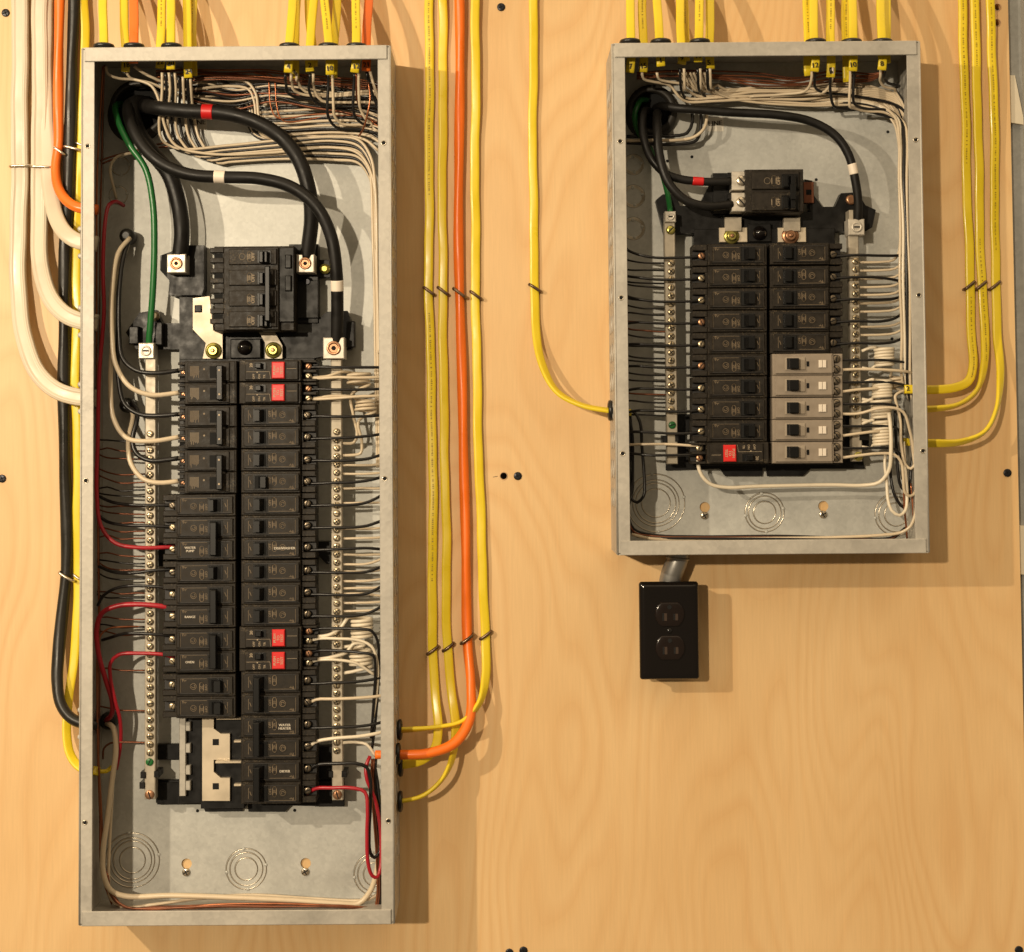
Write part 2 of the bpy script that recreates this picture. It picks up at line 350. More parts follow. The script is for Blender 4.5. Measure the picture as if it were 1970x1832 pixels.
def flat_cable(name, label, group, m, wd, th, pts, lobes=2, prints=None, cat='cable', parent_obj=None, n=20):
    """pts (px,py,depth[,twist deg]); wide side faces the room where twist = 0"""
    P = [W(*p[:3]) for p in pts]; tw = [p[3] if len(p) > 3 else 0 for p in pts]
    C = curve_pts(P, 0.006); ph = pts[0][0]*0.37; wr = 0.0 if len(pts) < 5 else 1.0
    C = [c+Vector((math.sin(c.z*38+ph)*0.00055+math.sin(c.z*91+ph*2)*0.00025, -abs(math.sin(c.z*27+ph*1.7))*0.0006, 0))*wr for c in C]
    sec = flat_section(wd/1000, th/1000, lobes, n); vs = []; fs = []
    # twist by nearest arc fraction
    L = [0]
    for i in range(1, len(P)): L.append(L[-1]+(P[i]-P[i-1]).length)
    S = [0]
    for i in range(1, len(C)): S.append(S[-1]+(C[i]-C[i-1]).length)
    fr = []
    for i, p in enumerate(C):
        t = (C[min(i+1, len(C)-1)]-C[max(i-1, 0)]).normalized()
        s = S[i]/S[-1]*L[-1]; k = 0
        while k < len(L)-2 and s > L[k+1]: k += 1
        a = (s-L[k])/max(L[k+1]-L[k], 1e-6); a = min(max(a, 0), 1); a = a*a*(3-2*a)
        ang = math.radians(tw[k]*(1-a)+tw[k+1]*a+wr*5*math.sin(p.z*23+ph*3))
        yv = Vector((0, -1, 0)); yv = (yv-t*yv.dot(t)); yv = yv.normalized() if yv.length > 0.05 else t.orthogonal().normalized()
        wv = t.cross(yv); u = wv*math.cos(ang)+yv*math.sin(ang); v = -wv*math.sin(ang)+yv*math.cos(ang)
        fr.append((p, u, v, t))
        for a_, b_ in sec: vs.append(p+u*a_+v*b_)
    m_ = len(C)
    for i in range(m_-1):
        for j in range(n):
            k = (j+1) % n; fs.append((i*n+j, i*n+k, (i+1)*n+k, (i+1)*n+j))
    fs.append(tuple(range(n))[::-1]); fs.append(tuple((m_-1)*n+j for j in range(n)))
    mb = MB(); mb.add(vs, fs, True); o = mb.build(name, m)
    if label: tag(o, label, cat, group)
    if prints:
        pm = MB(); rnd = random.Random(len(name)+int(pts[0][0]))
        for s0, s1 in prints:
            s = s0*S[-1]
            while s < s1*S[-1]:
                ln = rnd.uniform(0.0006, 0.0015); gap = rnd.choice((0.0009, 0.0010, 0.0014, 0.0036))
                i = min(range(len(S)), key=lambda q: abs(S[q]-s)); p, u, v, t = fr[i]; p = p+t*(s-S[i])
                h = rnd.uniform(0.0006, 0.0010); cc = p+v*(th/2000*0.99+0.00035)
                pm.add([cc-u*h-t*ln/2, cc+u*h-t*ln/2, cc+u*h+t*ln/2, cc-u*h+t*ln/2], [(0,1,2,3)])
                s += ln+gap
        if pm.v: tag(pm.build('jacket_print', 'jprint', o), kind='stuff')
    return o
def part(mb, name, m, parent):
    """part of a top-level Empty, mesh given in world coordinates"""
    o = mb.build(name, m, parent); o.location = -parent.location; return o
def plate_with_holes(outer, holes, yf, th):
    cu = bpy.data.curves.new('p', 'CURVE'); cu.dimensions = '2D'; cu.fill_mode = 'BOTH'; cu.extrude = th/2
    for lp in [outer]+holes:
        sp = cu.splines.new('POLY'); sp.points.add(len(lp)-1); sp.use_cyclic_u = True
        for q, (x, z) in zip(sp.points, lp): q.co = (x, z, 0, 1)
    ob = bpy.data.objects.new('p', cu); COL.objects.link(ob)
    dg = bpy.context.evaluated_depsgraph_get(); me = bpy.data.meshes.new_from_object(ob.evaluated_get(dg))
    mb = MB(); mb.add([(v.co.x, yf+th/2-v.co.z, v.co.y) for v in me.vertices], [tuple(p.vertices) for p in me.polygons])
    bpy.data.objects.remove(ob); bpy.data.curves.remove(cu); bpy.data.meshes.remove(me)
    return mb
def circ(x, z, r, n=24): return [(x+r*math.cos(2*math.pi*i/n), z+r*math.sin(2*math.pi*i/n)) for i in range(n)]
def pxbox(mb, x0, y0, x1, y1, d0, d1, c=0.0):
    """box whose front face (depth d1 mm) covers the pixel rectangle"""
    xm, ym = (x0+x1)/2, (y0+y1)/2
    mb.box(wx(x0, ym, d1), wx(x1, ym, d1), -d1/1000, -d0/1000, wz(xm, y1, d1), wz(xm, y0, d1), c/1000)
def pxpoly(mb, pts, d0, d1):
    mb.prism([(W(x, y, d1).x, W(x, y, d1).z) for x, y in pts], -d1/1000, -d0/1000)

# shared small meshes --------------------------------------------------------
def slotted(r, h, ang, cross=False, dome=0.25):
    mb = MB(); mb.lathe((0, 0, 0), (0, -1, 0), [(0, r), (h*0.6, r), (h*0.9, r*0.86), (h, r*0.45)], 12)
    mb.cur = 1; e = h+0.0001; a = r*0.82; b = r*0.13
    for q in ([ang] if not cross else [ang, ang+math.pi/2]):
        c, s = math.cos(q), math.sin(q)
        mb.add([(c*x-s*z, -e+0.0, s*x+c*z) for x, z in ((-a, -b), (a, -b), (a, b), (-a, b))], [(0,1,2,3)])
    return mb.mesh('screw')
def withmats(me, *ms):
    for q in ms: me.materials.append(MT[q])
    return me
BARSCREW = [withmats(slotted(0.0042, 0.0022, a, c), 'screw', 'hole') for a, c in ((0.4, True), (1.0, True), (2.3, False), (2.9, True))]
PANSCREW = [withmats(slotted(0.0047, 0.002, 0.5, True), 'silver', 'hole')]
TERMSCREW = [withmats(slotted(0.0042, 0.0025, a, False), 'screw', 'hole') for a in (0.5, 1.2, 2.4)]
TERMCOP = [withmats(slotted(0.0042, 0.0025, a, False), 'coppernut', 'hole') for a in (0.9, 2.0)]
TERMDARK = [withmats(slotted(0.0044, 0.0025, a, False), 'termdark', 'hole') for a in (0.4, 1.4, 2.2)]

# ------------------------------------------------------------------ setting
mb = MB(); xr_ = wx(1952, 600, 0)
hole_px = ((969, 916, 7), (1919, 14, 8), (1918, 44, 7))
holes = [circ(W(x, y, 0).x, W(x, y, 0).z, 0.0042, 16) for x, y, r in hole_px]
mb = plate_with_holes([(-1.1, -1.0), (xr_, -1.0), (xr_, 0.9), (-1.1, 0.9)], holes, 0.0, 0.018)
board = tag(mb.build('plywood_wall', 'wood'), kind='structure')
for x, y, r in hole_px:
    p = W(x, y, 0); mb = MB(); mb.torus((p.x, -0.0001, p.z), (0, 1, 0), 0.0045, 0.0006, 18, 5); mb.build('countersink_rim', 'woodedge', board)
mb = MB(); q0, q1 = W(949, 918, 0), W(957, 916.5, 0); mb.strip([(q0.x, q0.z), (q1.x, q1.z)], 0.0007, -0.00015); mb.build('pencil_mark', 'rust', board)
mb = MB(); mb.box(-1.2, 1.2, 0.06, 0.08, -1.1, 1.0)
tag(mb.build('wall', 'paint'), kind='structure')
# steel stud beside the plywood edge, cream patch, white strip beyond
st = empty('steel_stud', (xr_+0.012, 0.02, -1.0), 'grey steel stud standing beside the plywood edge', 'stud')
x1 = wx(1963, 0, -12)
mb = MB(); mb.box(xr_+0.0015, x1, 0.012, 0.014, -1.0, 0.9); part(mb, 'face', 'stud', st)
mb = MB(); mb.box(x1-0.0015, x1, 0.0142, 0.05, -1.0, 0.9); part(mb, 'return_lip', 'stud', st)
mb = MB(); p0 = W(1943, 143, 0); p1 = W(1966, 238, 0)
mb.prism([(p0.x-0.001, p0.z), (p0.x+0.008, p0.z), (p1.x+0.004, p1.z+0.008), (p1.x+0.004, p1.z), (p0.x, p1.z+0.003)], 0.006, 0.0118)
tag(mb.build('foam_patch', 'foam'), 'cream foam patch on the steel stud, level with the short panel head', 'foam')

p0 = W(1963, 1012, 0); p1 = W(1975, 1108, 0); mb = MB()
mb.prism([(p0.x-0.003, p0.z), (p0.x+0.008, p0.z), (p0.x+0.010, p1.z), (p0.x-0.002, p1.z+0.002)], 0.006, 0.0118)
tag(mb.build('foam_patch', 'foam'), 'cream foam patch on the steel stud, level with the short panel floor', 'foam')

# ------------------------------------------------------------------ enclosures
PL = dict(xl=-0.48306, xr=-0.12616, zt=0.45357, zb=-0.54981, d=0.098)
PR = dict(xl=0.13052, xr=0.48615, zt=0.45347, zb=-0.13657, d=0.098)
def ring(panel, p, rs, name='knockout', r=0.0006, d=3.0):
    for k in rs:
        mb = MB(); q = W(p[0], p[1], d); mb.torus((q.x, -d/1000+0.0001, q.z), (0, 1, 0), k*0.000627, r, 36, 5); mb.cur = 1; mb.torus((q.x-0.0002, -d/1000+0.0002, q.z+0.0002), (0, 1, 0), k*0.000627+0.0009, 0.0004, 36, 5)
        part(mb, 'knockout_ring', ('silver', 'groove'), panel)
    for a in (0.2, 1.7, 3.3, 4.8):
        mb = MB(); k = rs[-1]*0.000627; q = W(p[0], p[1], d)
        mb.lathe((q.x+k*math.cos(a), -d/1000, q.z+k*math.sin(a)), (0, -1, 0), [(0, 0.0022), (0.0006, 0.0018), (0.0009, 0.0008)], 8)
        part(mb, 'knockout_tab', 'galv', panel)
def enclosure(P, label, fw, keyholes, kos, fscrews):
    xl, xr, zt, zb, d = P['xl'], P['xr'], P['zt'], P['zb'], P['d']; T = 0.0014
    e = empty('electrical_panel', ((xl+xr)/2, 0, zb), label, 'electrical panel')
    hs = []
    for kx, ky in keyholes:
        q = W(kx, ky, 3); r = 0.0062; s = 0.0031; pts = []
        for i in range(25):
            a = math.radians(-60+300*i/24); pts.append((q.x+r*math.cos(a), q.z+r*math.sin(a)))
        pts += [(q.x-s, q.z-r*1.5), (q.x-s*0.7, q.z-r*1.9), (q.x+s*0.7, q.z-r*1.9), (q.x+s, q.z-r*1.5)]
        hs.append(pts)
    mb = plate_with_holes([(xl+T, zb+T), (xr-T, zb+T), (xr-T, zt-T), (xl+T, zt-T)], hs, -0.003, 0.0015)
    bp = part(mb, 'back_plate', 'galv', e)
    for x in (xl, xr-T):
        mb = MB(); mb.box(x, x+T, -d+0.0008, -0.0008, zb, zt, 0.0006); part(mb, 'side_wall', 'flange', e)
    for z in (zb, zt-T):
        mb = MB(); mb.box(xl+T+0.0002, xr-T-0.0002, -d+0.0008, -0.0008, z, z+T); part(mb, 'end_wall', 'flange', e)
    ft, fs = 0.0165, fw
    for z0, z1 in ((zt-ft, zt), (zb, zb+ft)):
        mb = MB(); mb.box(xl+0.0035, xr-0.0035, -d-0.0012, -d+0.0006, z0, z1, 0.0007); part(mb, 'front_flange', 'flange', e)
    for x0, x1 in ((xl+0.0003, xl+fs), (xr-fs, xr-0.0003)):
        mb = MB(); mb.box(x0, x1, -d+0.0008, -d+0.0022, zb+0.002, zt-0.002, 0.0005)
        part(mb, 'front_flange', 'flange', e)
        # rolled corner bead of the side
        xb = x0 if x0 < (xl+xr)/2 else x1
        mb = MB(); tube(mb, [(xb, -d+0.0012, zb+0.001), (xb, -d+0.0012, (zb+zt)/2), (xb, -d+0.0012, zt-0.001)], 0.0013, 8, 0.2); part(mb, 'corner_bead', 'flange', e)
    for x, y in fscrews:
        q = W(x, y, 98); mb = MB(); mb.lathe((q.x, -d+0.0009, q.z), (0, -1, 0), [(0, 0.0022), (0.0004, 0.0022)], 12); mb.cur = 1
        mb.torus((q.x, -d+0.0007, q.z), (0, 1, 0), 0.0026, 0.0006, 14, 5); part(mb, 'screw_hole', ('hole', 'silver'), e)
    for kx, ky in keyholes:
        q = W(kx-1, ky+16, 4); o = link('mounting_screw', PANSCREW[0], None, e); o.location = q-e.location
    for c, rs in kos: ring(e, c, rs)
    return e
LP = enclosure(PL, 'tall galvanized electrical panel with open front, its cover removed', 0.0145, [(359, 1662), (588, 1661)],
    [((255, 1655), (24, 36, 42, 51)), ((474, 1672), (21, 31, 38)), ((722, 1682), (22, 33, 40)), ((232, 320), (17,)), ((228, 376), (17,))],
    [(168, 281), (165, 925), (163, 1583), (738, 275), (740, 921), (747, 1580)])
RP = enclosure(PR, 'short galvanized electrical panel with open front, its cover removed', 0.0150, [(1356, 976), (1584, 974)],
    [((1262, 968), (27, 38, 44, 55)), ((1471, 986), (21, 31, 37)), ((1724, 990), (22, 33, 40)), ((1219, 317), (19, 17, 15)), ((1219, 378), (21, 19, 17)), ((1219, 440), (21, 19, 17))],
    [(1193, 272), (1195, 573), (1198, 873), (1762, 269), (1768, 568), (1776, 868)])
# side slots (pressed knockouts) on the outer side walls, small dimples on the back plates
for P, e, side in ((PL, LP, 'xr'), (PR, RP, 'xl')):
    x = P[side]; s = 1 if side == 'xr' else -1
    z = P['zt']-0.05
    while z > P['zb']+0.05:
        for yy in (-0.03, -0.062):
            mb = MB(); mb.torus((x+s*0.0001, yy, z), (1, 0, 0), 0.011, 0.0007, 22, 5); part(mb, 'knockout_ring', 'flange', e)
        z -= 0.034
def dimple(e, pts):
    for x, y in pts:
        q = W(x, y, 3); mb = MB(); mb.lathe((q.x, -0.0031, q.z), (0, -1, 0), [(0, 0.0019), (0.0003, 0.0019)], 10); part(mb, 'plate_hole', 'hole', e)
dimple(LP, [(380, 1560), (567, 1559), (700, 300)]); dimple(RP, [(1284, 310), (1708, 254), (1633, 306), (1570, 346), (1331, 122+180), (1716, 652), (1331, 681)])

# stickers with the word seen on them
for e, x, y in ((LP, 382, 236), (RP, 1376, 238)):
    mb = MB(); pxbox(mb, x-16, y-12, x+16, y+15, 3.1, 3.4); s = part(mb, 'sticker', 'sticker', e)
    mb = MB(); q = W(x, y, 3.5); add_text(mb, 'LINE', 0.0085, q.x, q.z, q.y-0.0002, 0.05, 0.0003); mb.build('lettering', 'ink', s)

# conduit hubs where the feeders come in
def hub(e, cx, cy, ix, iy, ro, ri):
    a = W(cx, cy, 3); b = W(ix, iy, 14); mb = MB(); k = 0.000627; vs = []; n = 36
    for p, r, y in ((a, ro*k, -0.003), (b, ro*k*0.98, -0.015), (b, ri*k*1.06, -0.0165), (b, ri*k, -0.015), (b, ri*k, -0.0034)):
        for i in range(n):
            q = 2*math.pi*i/n; vs.append((p.x+r*math.cos(q), y, p.z+r*math.sin(q)))
    fs = [(r*n+i, r*n+(i+1) % n, (r+1)*n+(i+1) % n, (r+1)*n+i) for r in range(4) for i in range(n)]
    mb.add(vs, fs, True); h = part(mb, 'conduit_hub', 'hub', e)
    mb = MB(); mb.lathe((b.x, -0.0033, b.z), (0, -1, 0), [(0, ri*k*1.02), (0.0002, ri*k*1.02)], 30); mb.build('conduit_opening', 'hole', h)
hub(LP, 262, 222, 266, 208, 56, 44)
hub(RP, 1252, 222, 1254, 212, 50, 36)

# ------------------------------------------------------------------ interior: bases, bus, neutral bars
def poly_part(e, name, m, pts, d0, d1):
    mb = MB(); pxpoly(mb, pts, d0, d1); return part(mb, name, m, e)
def box_part(e, name, m, r, d0, d1, c=0.6):
    mb = MB(); pxbox(mb, *r, d0, d1, c); return part(mb, name, m, e)
def neutral_bar(e, x0, x1, y0, y1, ys, d0=30, d1=42, capscrew=None, green=None):
    bar = box_part(e, 'neutral_bar', 'bar', (x0, y0, x1, y1), d0, d1, 1.0)
    for i, y in enumerate(ys):
        o = link('screw', BARSCREW[random.randrange(4)], None, bar); o.location = W((x0+x1)/2, y, d1); o.rotation_euler.y = random.uniform(0, 6.28)
        mb = None
    return bar
def series(a, b, s):
    out = []; y = a
    while y <= b+0.1: out.append(y); y += s
    return out
# left panel
box_part(LP, 'bus_base', 'black2', (345, 690, 606, 1545), 5, 26)
poly_part(LP, 'bus_base', 'black2', [(242, 640), (268, 602), (300, 596), (312, 622), (345, 622), (345, 572), (372, 572), (372, 640), (600, 640), (600, 622), (630, 600), (668, 598), (682, 640), (676, 672), (560, 700), (345, 700), (345, 672), (262, 672)], 8, 22)
poly_part(LP, 'bus_base', 'black2', [(308, 492), (330, 484), (352, 472), (392, 472), (392, 555), (388, 568), (326, 568), (326, 540), (308, 520)], 6, 26)
box_part(LP, 'bus_base', 'black2', (556, 470, 612, 622), 6, 25)
box_part(LP, 'bus_base', 'black2', (572, 540, 612, 612), 25, 30)
poly_part(LP, 'bus_base', 'black2', [(300, 1545), (345, 1541), (388, 1544), (395, 1562), (466, 1561), (468, 1541), (476, 1541), (478, 1562), (548, 1562), (560, 1550), (660, 1552), (660, 1500), (300, 1500)], 5.5, 9)
box_part(LP, 'bus_base', 'black2', (606, 1436, 640, 1500), 5, 16); box_part(LP, 'bus_base', 'black2', (606, 1502, 662, 1552), 5, 14)
poly_part(LP, 'bus_base', 'black2', [(606, 1042), (636, 1042), (636, 1085), (628, 1085), (606, 1062)], 5, 20)
box_part(LP, 'bus_base', 'black2', (302, 1505, 388, 1548), 5, 13); box_part(LP, 'bus_base', 'black2', (302, 1432, 345, 1462), 5, 12)
box_part(LP, 'bus_base', 'black2', (304, 1045, 322, 1090), 5, 18)
# left panel's uncovered slots: retaining rail, bus stab plate, clips
box_part(LP, 'bus_base', 'black2', (386, 1378, 470, 1556), 9, 30)
rail = box_part(LP, 'retaining_rail', 'flange', (345, 1378, 357, 1532), 12, 34)
for y in (1398, 1440, 1482, 1512): mb = MB(); pxbox(mb, 356, y-9, 366, y+9, 16, 33, 0.8); mb.build('hook', 'flange', rail)
mb = MB(); mb.prism([(W(x, y, 36).x, W(x, y, 36).z) for x, y in ((389, 1380), (411, 1380), (411, 1402), (425, 1412), (442, 1412), (442, 1462), (411, 1462), (411, 1485), (425, 1497), (442, 1497), (442, 1541), (389, 1541))], -0.036, -0.0305)
stab = part(mb, 'bus_plate', 'bus', LP)
for y in (1428, 1513): mb = MB(); pxbox(mb, 409, y-6, 421, y+6, 36.1, 36.3); mb.build('square_hole', 'hole', stab)
for y, x0 in ((1383, 416), (1467, 414), (1427, 450), (1511, 450)): box_part(LP, 'stab_blade', 'bus', (x0, y-2, 464, y+2), 36, 44)
# left panel's main straps and bolts
poly_part(LP, 'bus_strap', 'bus', [(371, 574), (403, 570), (410, 636), (428, 640), (428, 690), (390, 690), (396, 660), (371, 634)], 27, 31)
box_part(LP, 'strap_rivet', 'black2', (374, 587, 388, 601), 31, 33, 1.2)
poly_part(LP, 'bus_strap', 'bar', [(494, 632), (524, 632), (543, 665), (543, 690), (510, 690), (510, 660)], 27, 33)
def bolt(e, x, y, d, k=1.0, m='brass'):
    q = W(x, y, d); mb = MB(); mb.lathe(q, (0, -1, 0), [(0, 0.0098*k), (0.0014, 0.0098*k), (0.0022, 0.0080*k), (0.0026, 0.0062*k), (0.006, 0.0058*k), (0.0066, 0.0048*k)], 20)
    b = part(mb, 'bolt', m, e); mb = MB(); mb.lathe(q+Vector((0, -0.0066, 0)), (0, -1, 0), [(0, 0.0026*k), (0.002, 0.0024*k), (0.0024, 0.0014*k)], 12); mb.build('stud_tip', 'coppernut', b)
bolt(LP, 411, 675, 31); bolt(LP, 526, 674, 33)
box_part(LP, 'dome_socket', 'black2', (443, 652, 502, 690), 20, 31, 1.2)
def dome(e, x, y, d, r):
    q = W(x, y, d); mb = MB(); mb.lathe(q, (0, -1, 0), [(r*math.sin(a), r*math.cos(a)) for a in [i*math.pi/16 for i in range(9)]], 20, True, True, False); part(mb, 'plastic_dome', 'gloss', e)
dome(LP, 471, 669, 31, 0.0092)
def lug(e, x, y, s, d0, d1, ringm='coppernut', slot=False):
    k = box_part(e, 'terminal_lug', 'lug', (x-s/2, y-s/2, x+s/2, y+s/2), d0, d1, 1.0); q = W(x, y, d1); h = s/42
    mb = MB(); mb.lathe(q, (0, -1, 0), [(0, 0.0086*h), (0.0012, 0.0086*h), (0.0018, 0.0078*h), (0.0018, 0.006*h), (0.0006, 0.0052*h)], 20, True, True, True); mb.build('set_screw', ringm, k)
    mb = MB()
    if slot: mb.box(q.x-0.005*h, q.x+0.005*h, q.y-0.0021, q.y-0.0019, q.z-0.0008, q.z+0.0008)
    else: mb.lathe(q+Vector((0, -0.0007, 0)), (0, -1, 0), [(0, 0.0030*h), (0.0002, 0.0030*h)], 6)
    mb.build('screw_socket', 'hole', k)
lug(LP, 339, 507, 36, 26, 50); lug(LP, 587, 507, 35, 26, 50); lug(LP, 642, 670, 41, 24, 52); lug(LP, 281, 675, 30, 24, 46, 'lug', True)
for x, y, m in ((296, 608, 'screw'), (624, 517, 'brass'), (591, 542, 'scr')):
    q = W(x, y, 30); mb = MB(); mb.lathe(q+Vector((0, 0.008, 0)), (0, -1, 0), [(0, 0.006), (0.006, 0.006), (0.0062, 0.0042), (0.008, 0.0042), (0.0085, 0.003)], 14); part(mb, 'base_screw', m, LP)
box_part(LP, 'bus_base', 'black2', (606, 500, 636, 534), 10, 22)
box_part(LP, 'terminal_clamp', 'black2', (248, 628, 266, 662), 22, 34, 1); box_part(LP, 'terminal_clamp', 'black2', (298, 620, 312, 664), 22, 36, 1)
box_part(LP, 'terminal_clamp', 'black2', (666, 618, 682, 668), 14, 30, 1)
NL = neutral_bar(LP, 278.5, 299.5, 690, 1538, series(835, 1450, 15.72))
NR = neutral_bar(LP, 637.5, 658.5, 690, 1540, series(831, 1452, 15.72))
for x, bar, m in ((288, NL, 'coppernut'), (649, NR, 'coppernut')):
    o = link('bonding_screw', withmats(slotted(0.0055, 0.002, 1.9), m, 'hole'), None, bar); o.location = W(x, 1529, 42)
o = link('bonding_screw', withmats(slotted(0.0045, 0.002, 1.2), 'wgreen', 'hole'), None, NL); o.location = W(288, 1466, 42)
for x0, x1, y in ((270, 280, 1492), (296, 306, 1490), (268, 278, 1512), (632, 640, 1490), (657, 667, 1490)): box_part(LP, 'bar_clip', 'black2', (x0, y-6, x1, y+6), 20, 44, 0.6)
# right panel
box_part(RP, 'bus_base', 'black2', (1338, 440, 1610, 895), 5, 26)
poly_part(RP, 'bus_base', 'black2', [(1262, 385), (1275, 374), (1300, 374), (1308, 396), (1345, 396), (1375, 334), (1405, 334), (1420, 408), (1560, 408), (1548, 345), (1563, 348), (1565, 375), (1582, 398), (1606, 398), (1618, 372), (1650, 370), (1665, 395), (1685, 404), (1678, 438), (1660, 448), (1610, 445), (1560, 470), (1345, 470), (1345, 448), (1278, 450)], 8, 22)
box_part(RP, 'bus_base', 'black2', (1372, 333, 1412, 412), 10, 30)
poly_part(RP, 'bus_base', 'black2', [(1281, 905), (1281, 870), (1302, 862), (1302, 797), (1338, 797), (1338, 815), (1318, 835), (1318, 858), (1338, 862), (1338, 880), (1660, 880), (1664, 902), (1560, 902), (1545, 916), (1476, 916), (1474, 900), (1468, 900), (1466, 916), (1395, 916), (1385, 902)], 5, 9)
box_part(RP, 'bus_base', 'black2', (1620, 795, 1650, 820), 5, 16); box_part(RP, 'bus_base', 'black2', (1618, 838, 1672, 866), 5, 16)
for x in (1412, 1525):
    box_part(RP, 'bus_strap', 'bus', (x-28, 438, x+26, 466), 24, 30); box_part(RP, 'bus_strap', 'bar', (x-17, 418, x+15, 445), 26, 34)
bolt(RP, 1407, 455, 30, 0.95); bolt(RP, 1520, 454, 30, 1.05, 'coppernut')
box_part(RP, 'dome_socket', 'black2', (1440, 430, 1484, 466), 20, 30, 1.2); dome(RP, 1461, 449, 30, 0.0088)
box_part(RP, 'bus_strap', 'copperdark', (1546, 350, 1566, 391), 20, 26)
mb = MB(); pxbox(mb, 1551, 365, 1561, 375, 26.1, 26.3); part(mb, 'strap_hole', 'hole', RP)
lug(RP, 1648, 437, 31, 26, 48, 'lug', True); lug(RP, 1290, 417, 21, 26, 46, 'lug', True)
box_part(RP, 'neutral_tab', 'bar', (1634, 404, 1642, 425), 26, 46)
q = W(1636, 385, 24); mb = MB(); mb.lathe(q, (0, -1, 0), [(0, 0.006), (0.003, 0.006), (0.004, 0.004)], 14); part(mb, 'base_screw', 'coppernut', RP)
NL2 = neutral_bar(RP, 1280.5, 1301.5, 428, 893, series(507, 795, 15.6))
NR2 = neutral_bar(RP, 1636, 1655.5, 452, 888, series(503, 800, 15.6))
o = link('bonding_screw', withmats(slotted(0.0055, 0.003, 0.8), 'brass', 'hole'), None, NL2); o.location = W(1290, 443, 42)
o = link('bonding_screw', withmats(slotted(0.0045, 0.002, 0.3), 'wgreen', 'hole'), None, NL2); o.location = W(1293, 818, 42)
o = link('bonding_screw', withmats(slotted(0.0055, 0.002, 0.6), 'brass', 'hole'), None, NR2); o.location = W(1651, 878, 42)
for x0, x1, y in ((1275, 1284, 845), (1299, 1306, 843), (1654, 1672, 840)): box_part(RP, 'bar_clip', 'black2', (x0, y-7, x1, y+7), 20, 44, 0.6)

# ------------------------------------------------------------------ breakers
# local frame: u along the breaker from bus to terminal (mm), v across, w out of the wall
def B(mb, u0, u1, v0, v1, w0, w1, c=0.0): mb.box(u0/1000, u1/1000, -w1/1000, -w0/1000, v0/1000, v1/1000, c/1000)
LB = 86.0
def body_mesh():
    mb = MB(); B(mb, 0, 69, -12.55, 12.55, 28, 64, 0.8); B(mb, 3, 67.5, -10.2, 10.2, 64, 66.5, 0.7)
    B(mb, 64, 67.6, -8.2, 8.2, 66.5, 67.6, 0.4); B(mb, 69, 86, -12.5, 12.5, 28, 48, 0.5)
    B(mb, 69, 86, -12.5, -5.6, 48, 58, 0.7); B(mb, 69, 86, 6.2, 12.5, 48, 58, 0.7); B(mb, 69, 71.5, -5.6, 6.2, 48, 58)
    mb.cur = 1
    B(mb, 72, 85.5, -5.5, 6.1, 48.0, 48.4)
    for v in (-9.1, 9.1): B(mb, 6, 64, v-0.35, v+0.35, 66.5, 66.9)
    return withmats(mb.mesh('body'), 'black', 'plate')
BODY = body_mesh()
def mark_mesh(label=None, logo=True, off=True):
    mb = MB(); y = -0.0667
    def X(u, v): return (u/1000, v/1000)
    if off:
        add_text(mb, 'OFF', 0.0042, 0.0340, 0.0020, y, math.pi/2)
        pts = []
        for i in range(16):
            a = 2*math.pi*(i+0.5)/16; pts.append(X(39.0+2.2*math.cos(a), 2.0+(3.6 if math.sin(a) > 0 else -3.6)+2.2*math.sin(a)))
        mb.strip(pts, 0.0007, y, True); add_text(mb, '20', 0.0040, 0.0390, 0.0020, y, math.pi/2)
    if logo:
        mb.strip([X(48.5+3.4*math.cos(a), 0.8+3.4*math.sin(a)) for a in [2*math.pi*i/18 for i in range(18)]], 0.0006, y, True)
        mb.strip([X(48.5+2.0*math.cos(a), 0.8+1.5*math.sin(a)) for a in [2*math.pi*i/9 for i in range(7)]], 0.0006, y)
    for u, v in ((57.5, -5.5), (60.0, -5.5), (60.5, -6.8)): mb.strip([X(u-0.9, v-0.7), X(u+0.9, v-0.7), X(u+0.6, v+0.7)], 0.0005, y)
    mb.strip([X(9, -6), X(9, 6)], 0.0004, y); mb.strip([X(33, -8), X(63.5, -8)], 0.0003, y); mb.strip([X(63.5, -8), X(63.5, 7.5)], 0.0003, y)
    mb.strip([X(10.5, 2), X(12, -2)], 0.0006, y)
    return withmats(mb.mesh('marking'), 'print')
MARK = mark_mesh(); MARK_PLAIN = mark_mesh(None, False); MARK_NONE = mark_mesh(None, False, False)
def handle_mesh(on):
    mb = MB(); B(mb, 14.5, 31, -8.2, 8.2, 66.5, 67.2, 0.3); mb.cur = 1
    mb.box(0.016, 0.030, -0.06735, -0.0672, -0.0075, 0.0075)
    mb.cur = 0; a, b = (17.5, 27.5) if on else (20.5, 29.5); t = -3.0 if on else 2.0
    vs = [(a, -6.6, 67), (b, -6.6, 67), (b, 6.6, 67), (a, 6.6, 67), (a+1.5+t, -6.2, 76), (b-1.5+t, -6.2, 76), (b-1.5+t, 6.2, 76), (a+1.5+t, 6.2, 76)]
    mb.add([(x/1000, -w_/1000, v/1000) for x, v, w_ in vs], [(4,5,6,7), (0,1,5,4), (1,2,6,5), (2,3,7,6), (3,0,4,7)])
    return withmats(mb.mesh('handle'), 'handle', 'hole')
H_ON, H_OFF = handle_mesh(True), handle_mesh(False)
ORD = ['zero', 'first', 'second', 'third', 'fourth', 'fifth', 'sixth', 'seventh', 'eighth', 'ninth', 'tenth', 'eleventh', 'twelfth', 'thirteenth', 'fourteenth', 'fifteenth', 'sixteenth', 'seventeenth', 'eighteenth', 'nineteenth', 'twentieth']
PITCHMM = 25.4
def rj0(a): return random.uniform(-a, a)
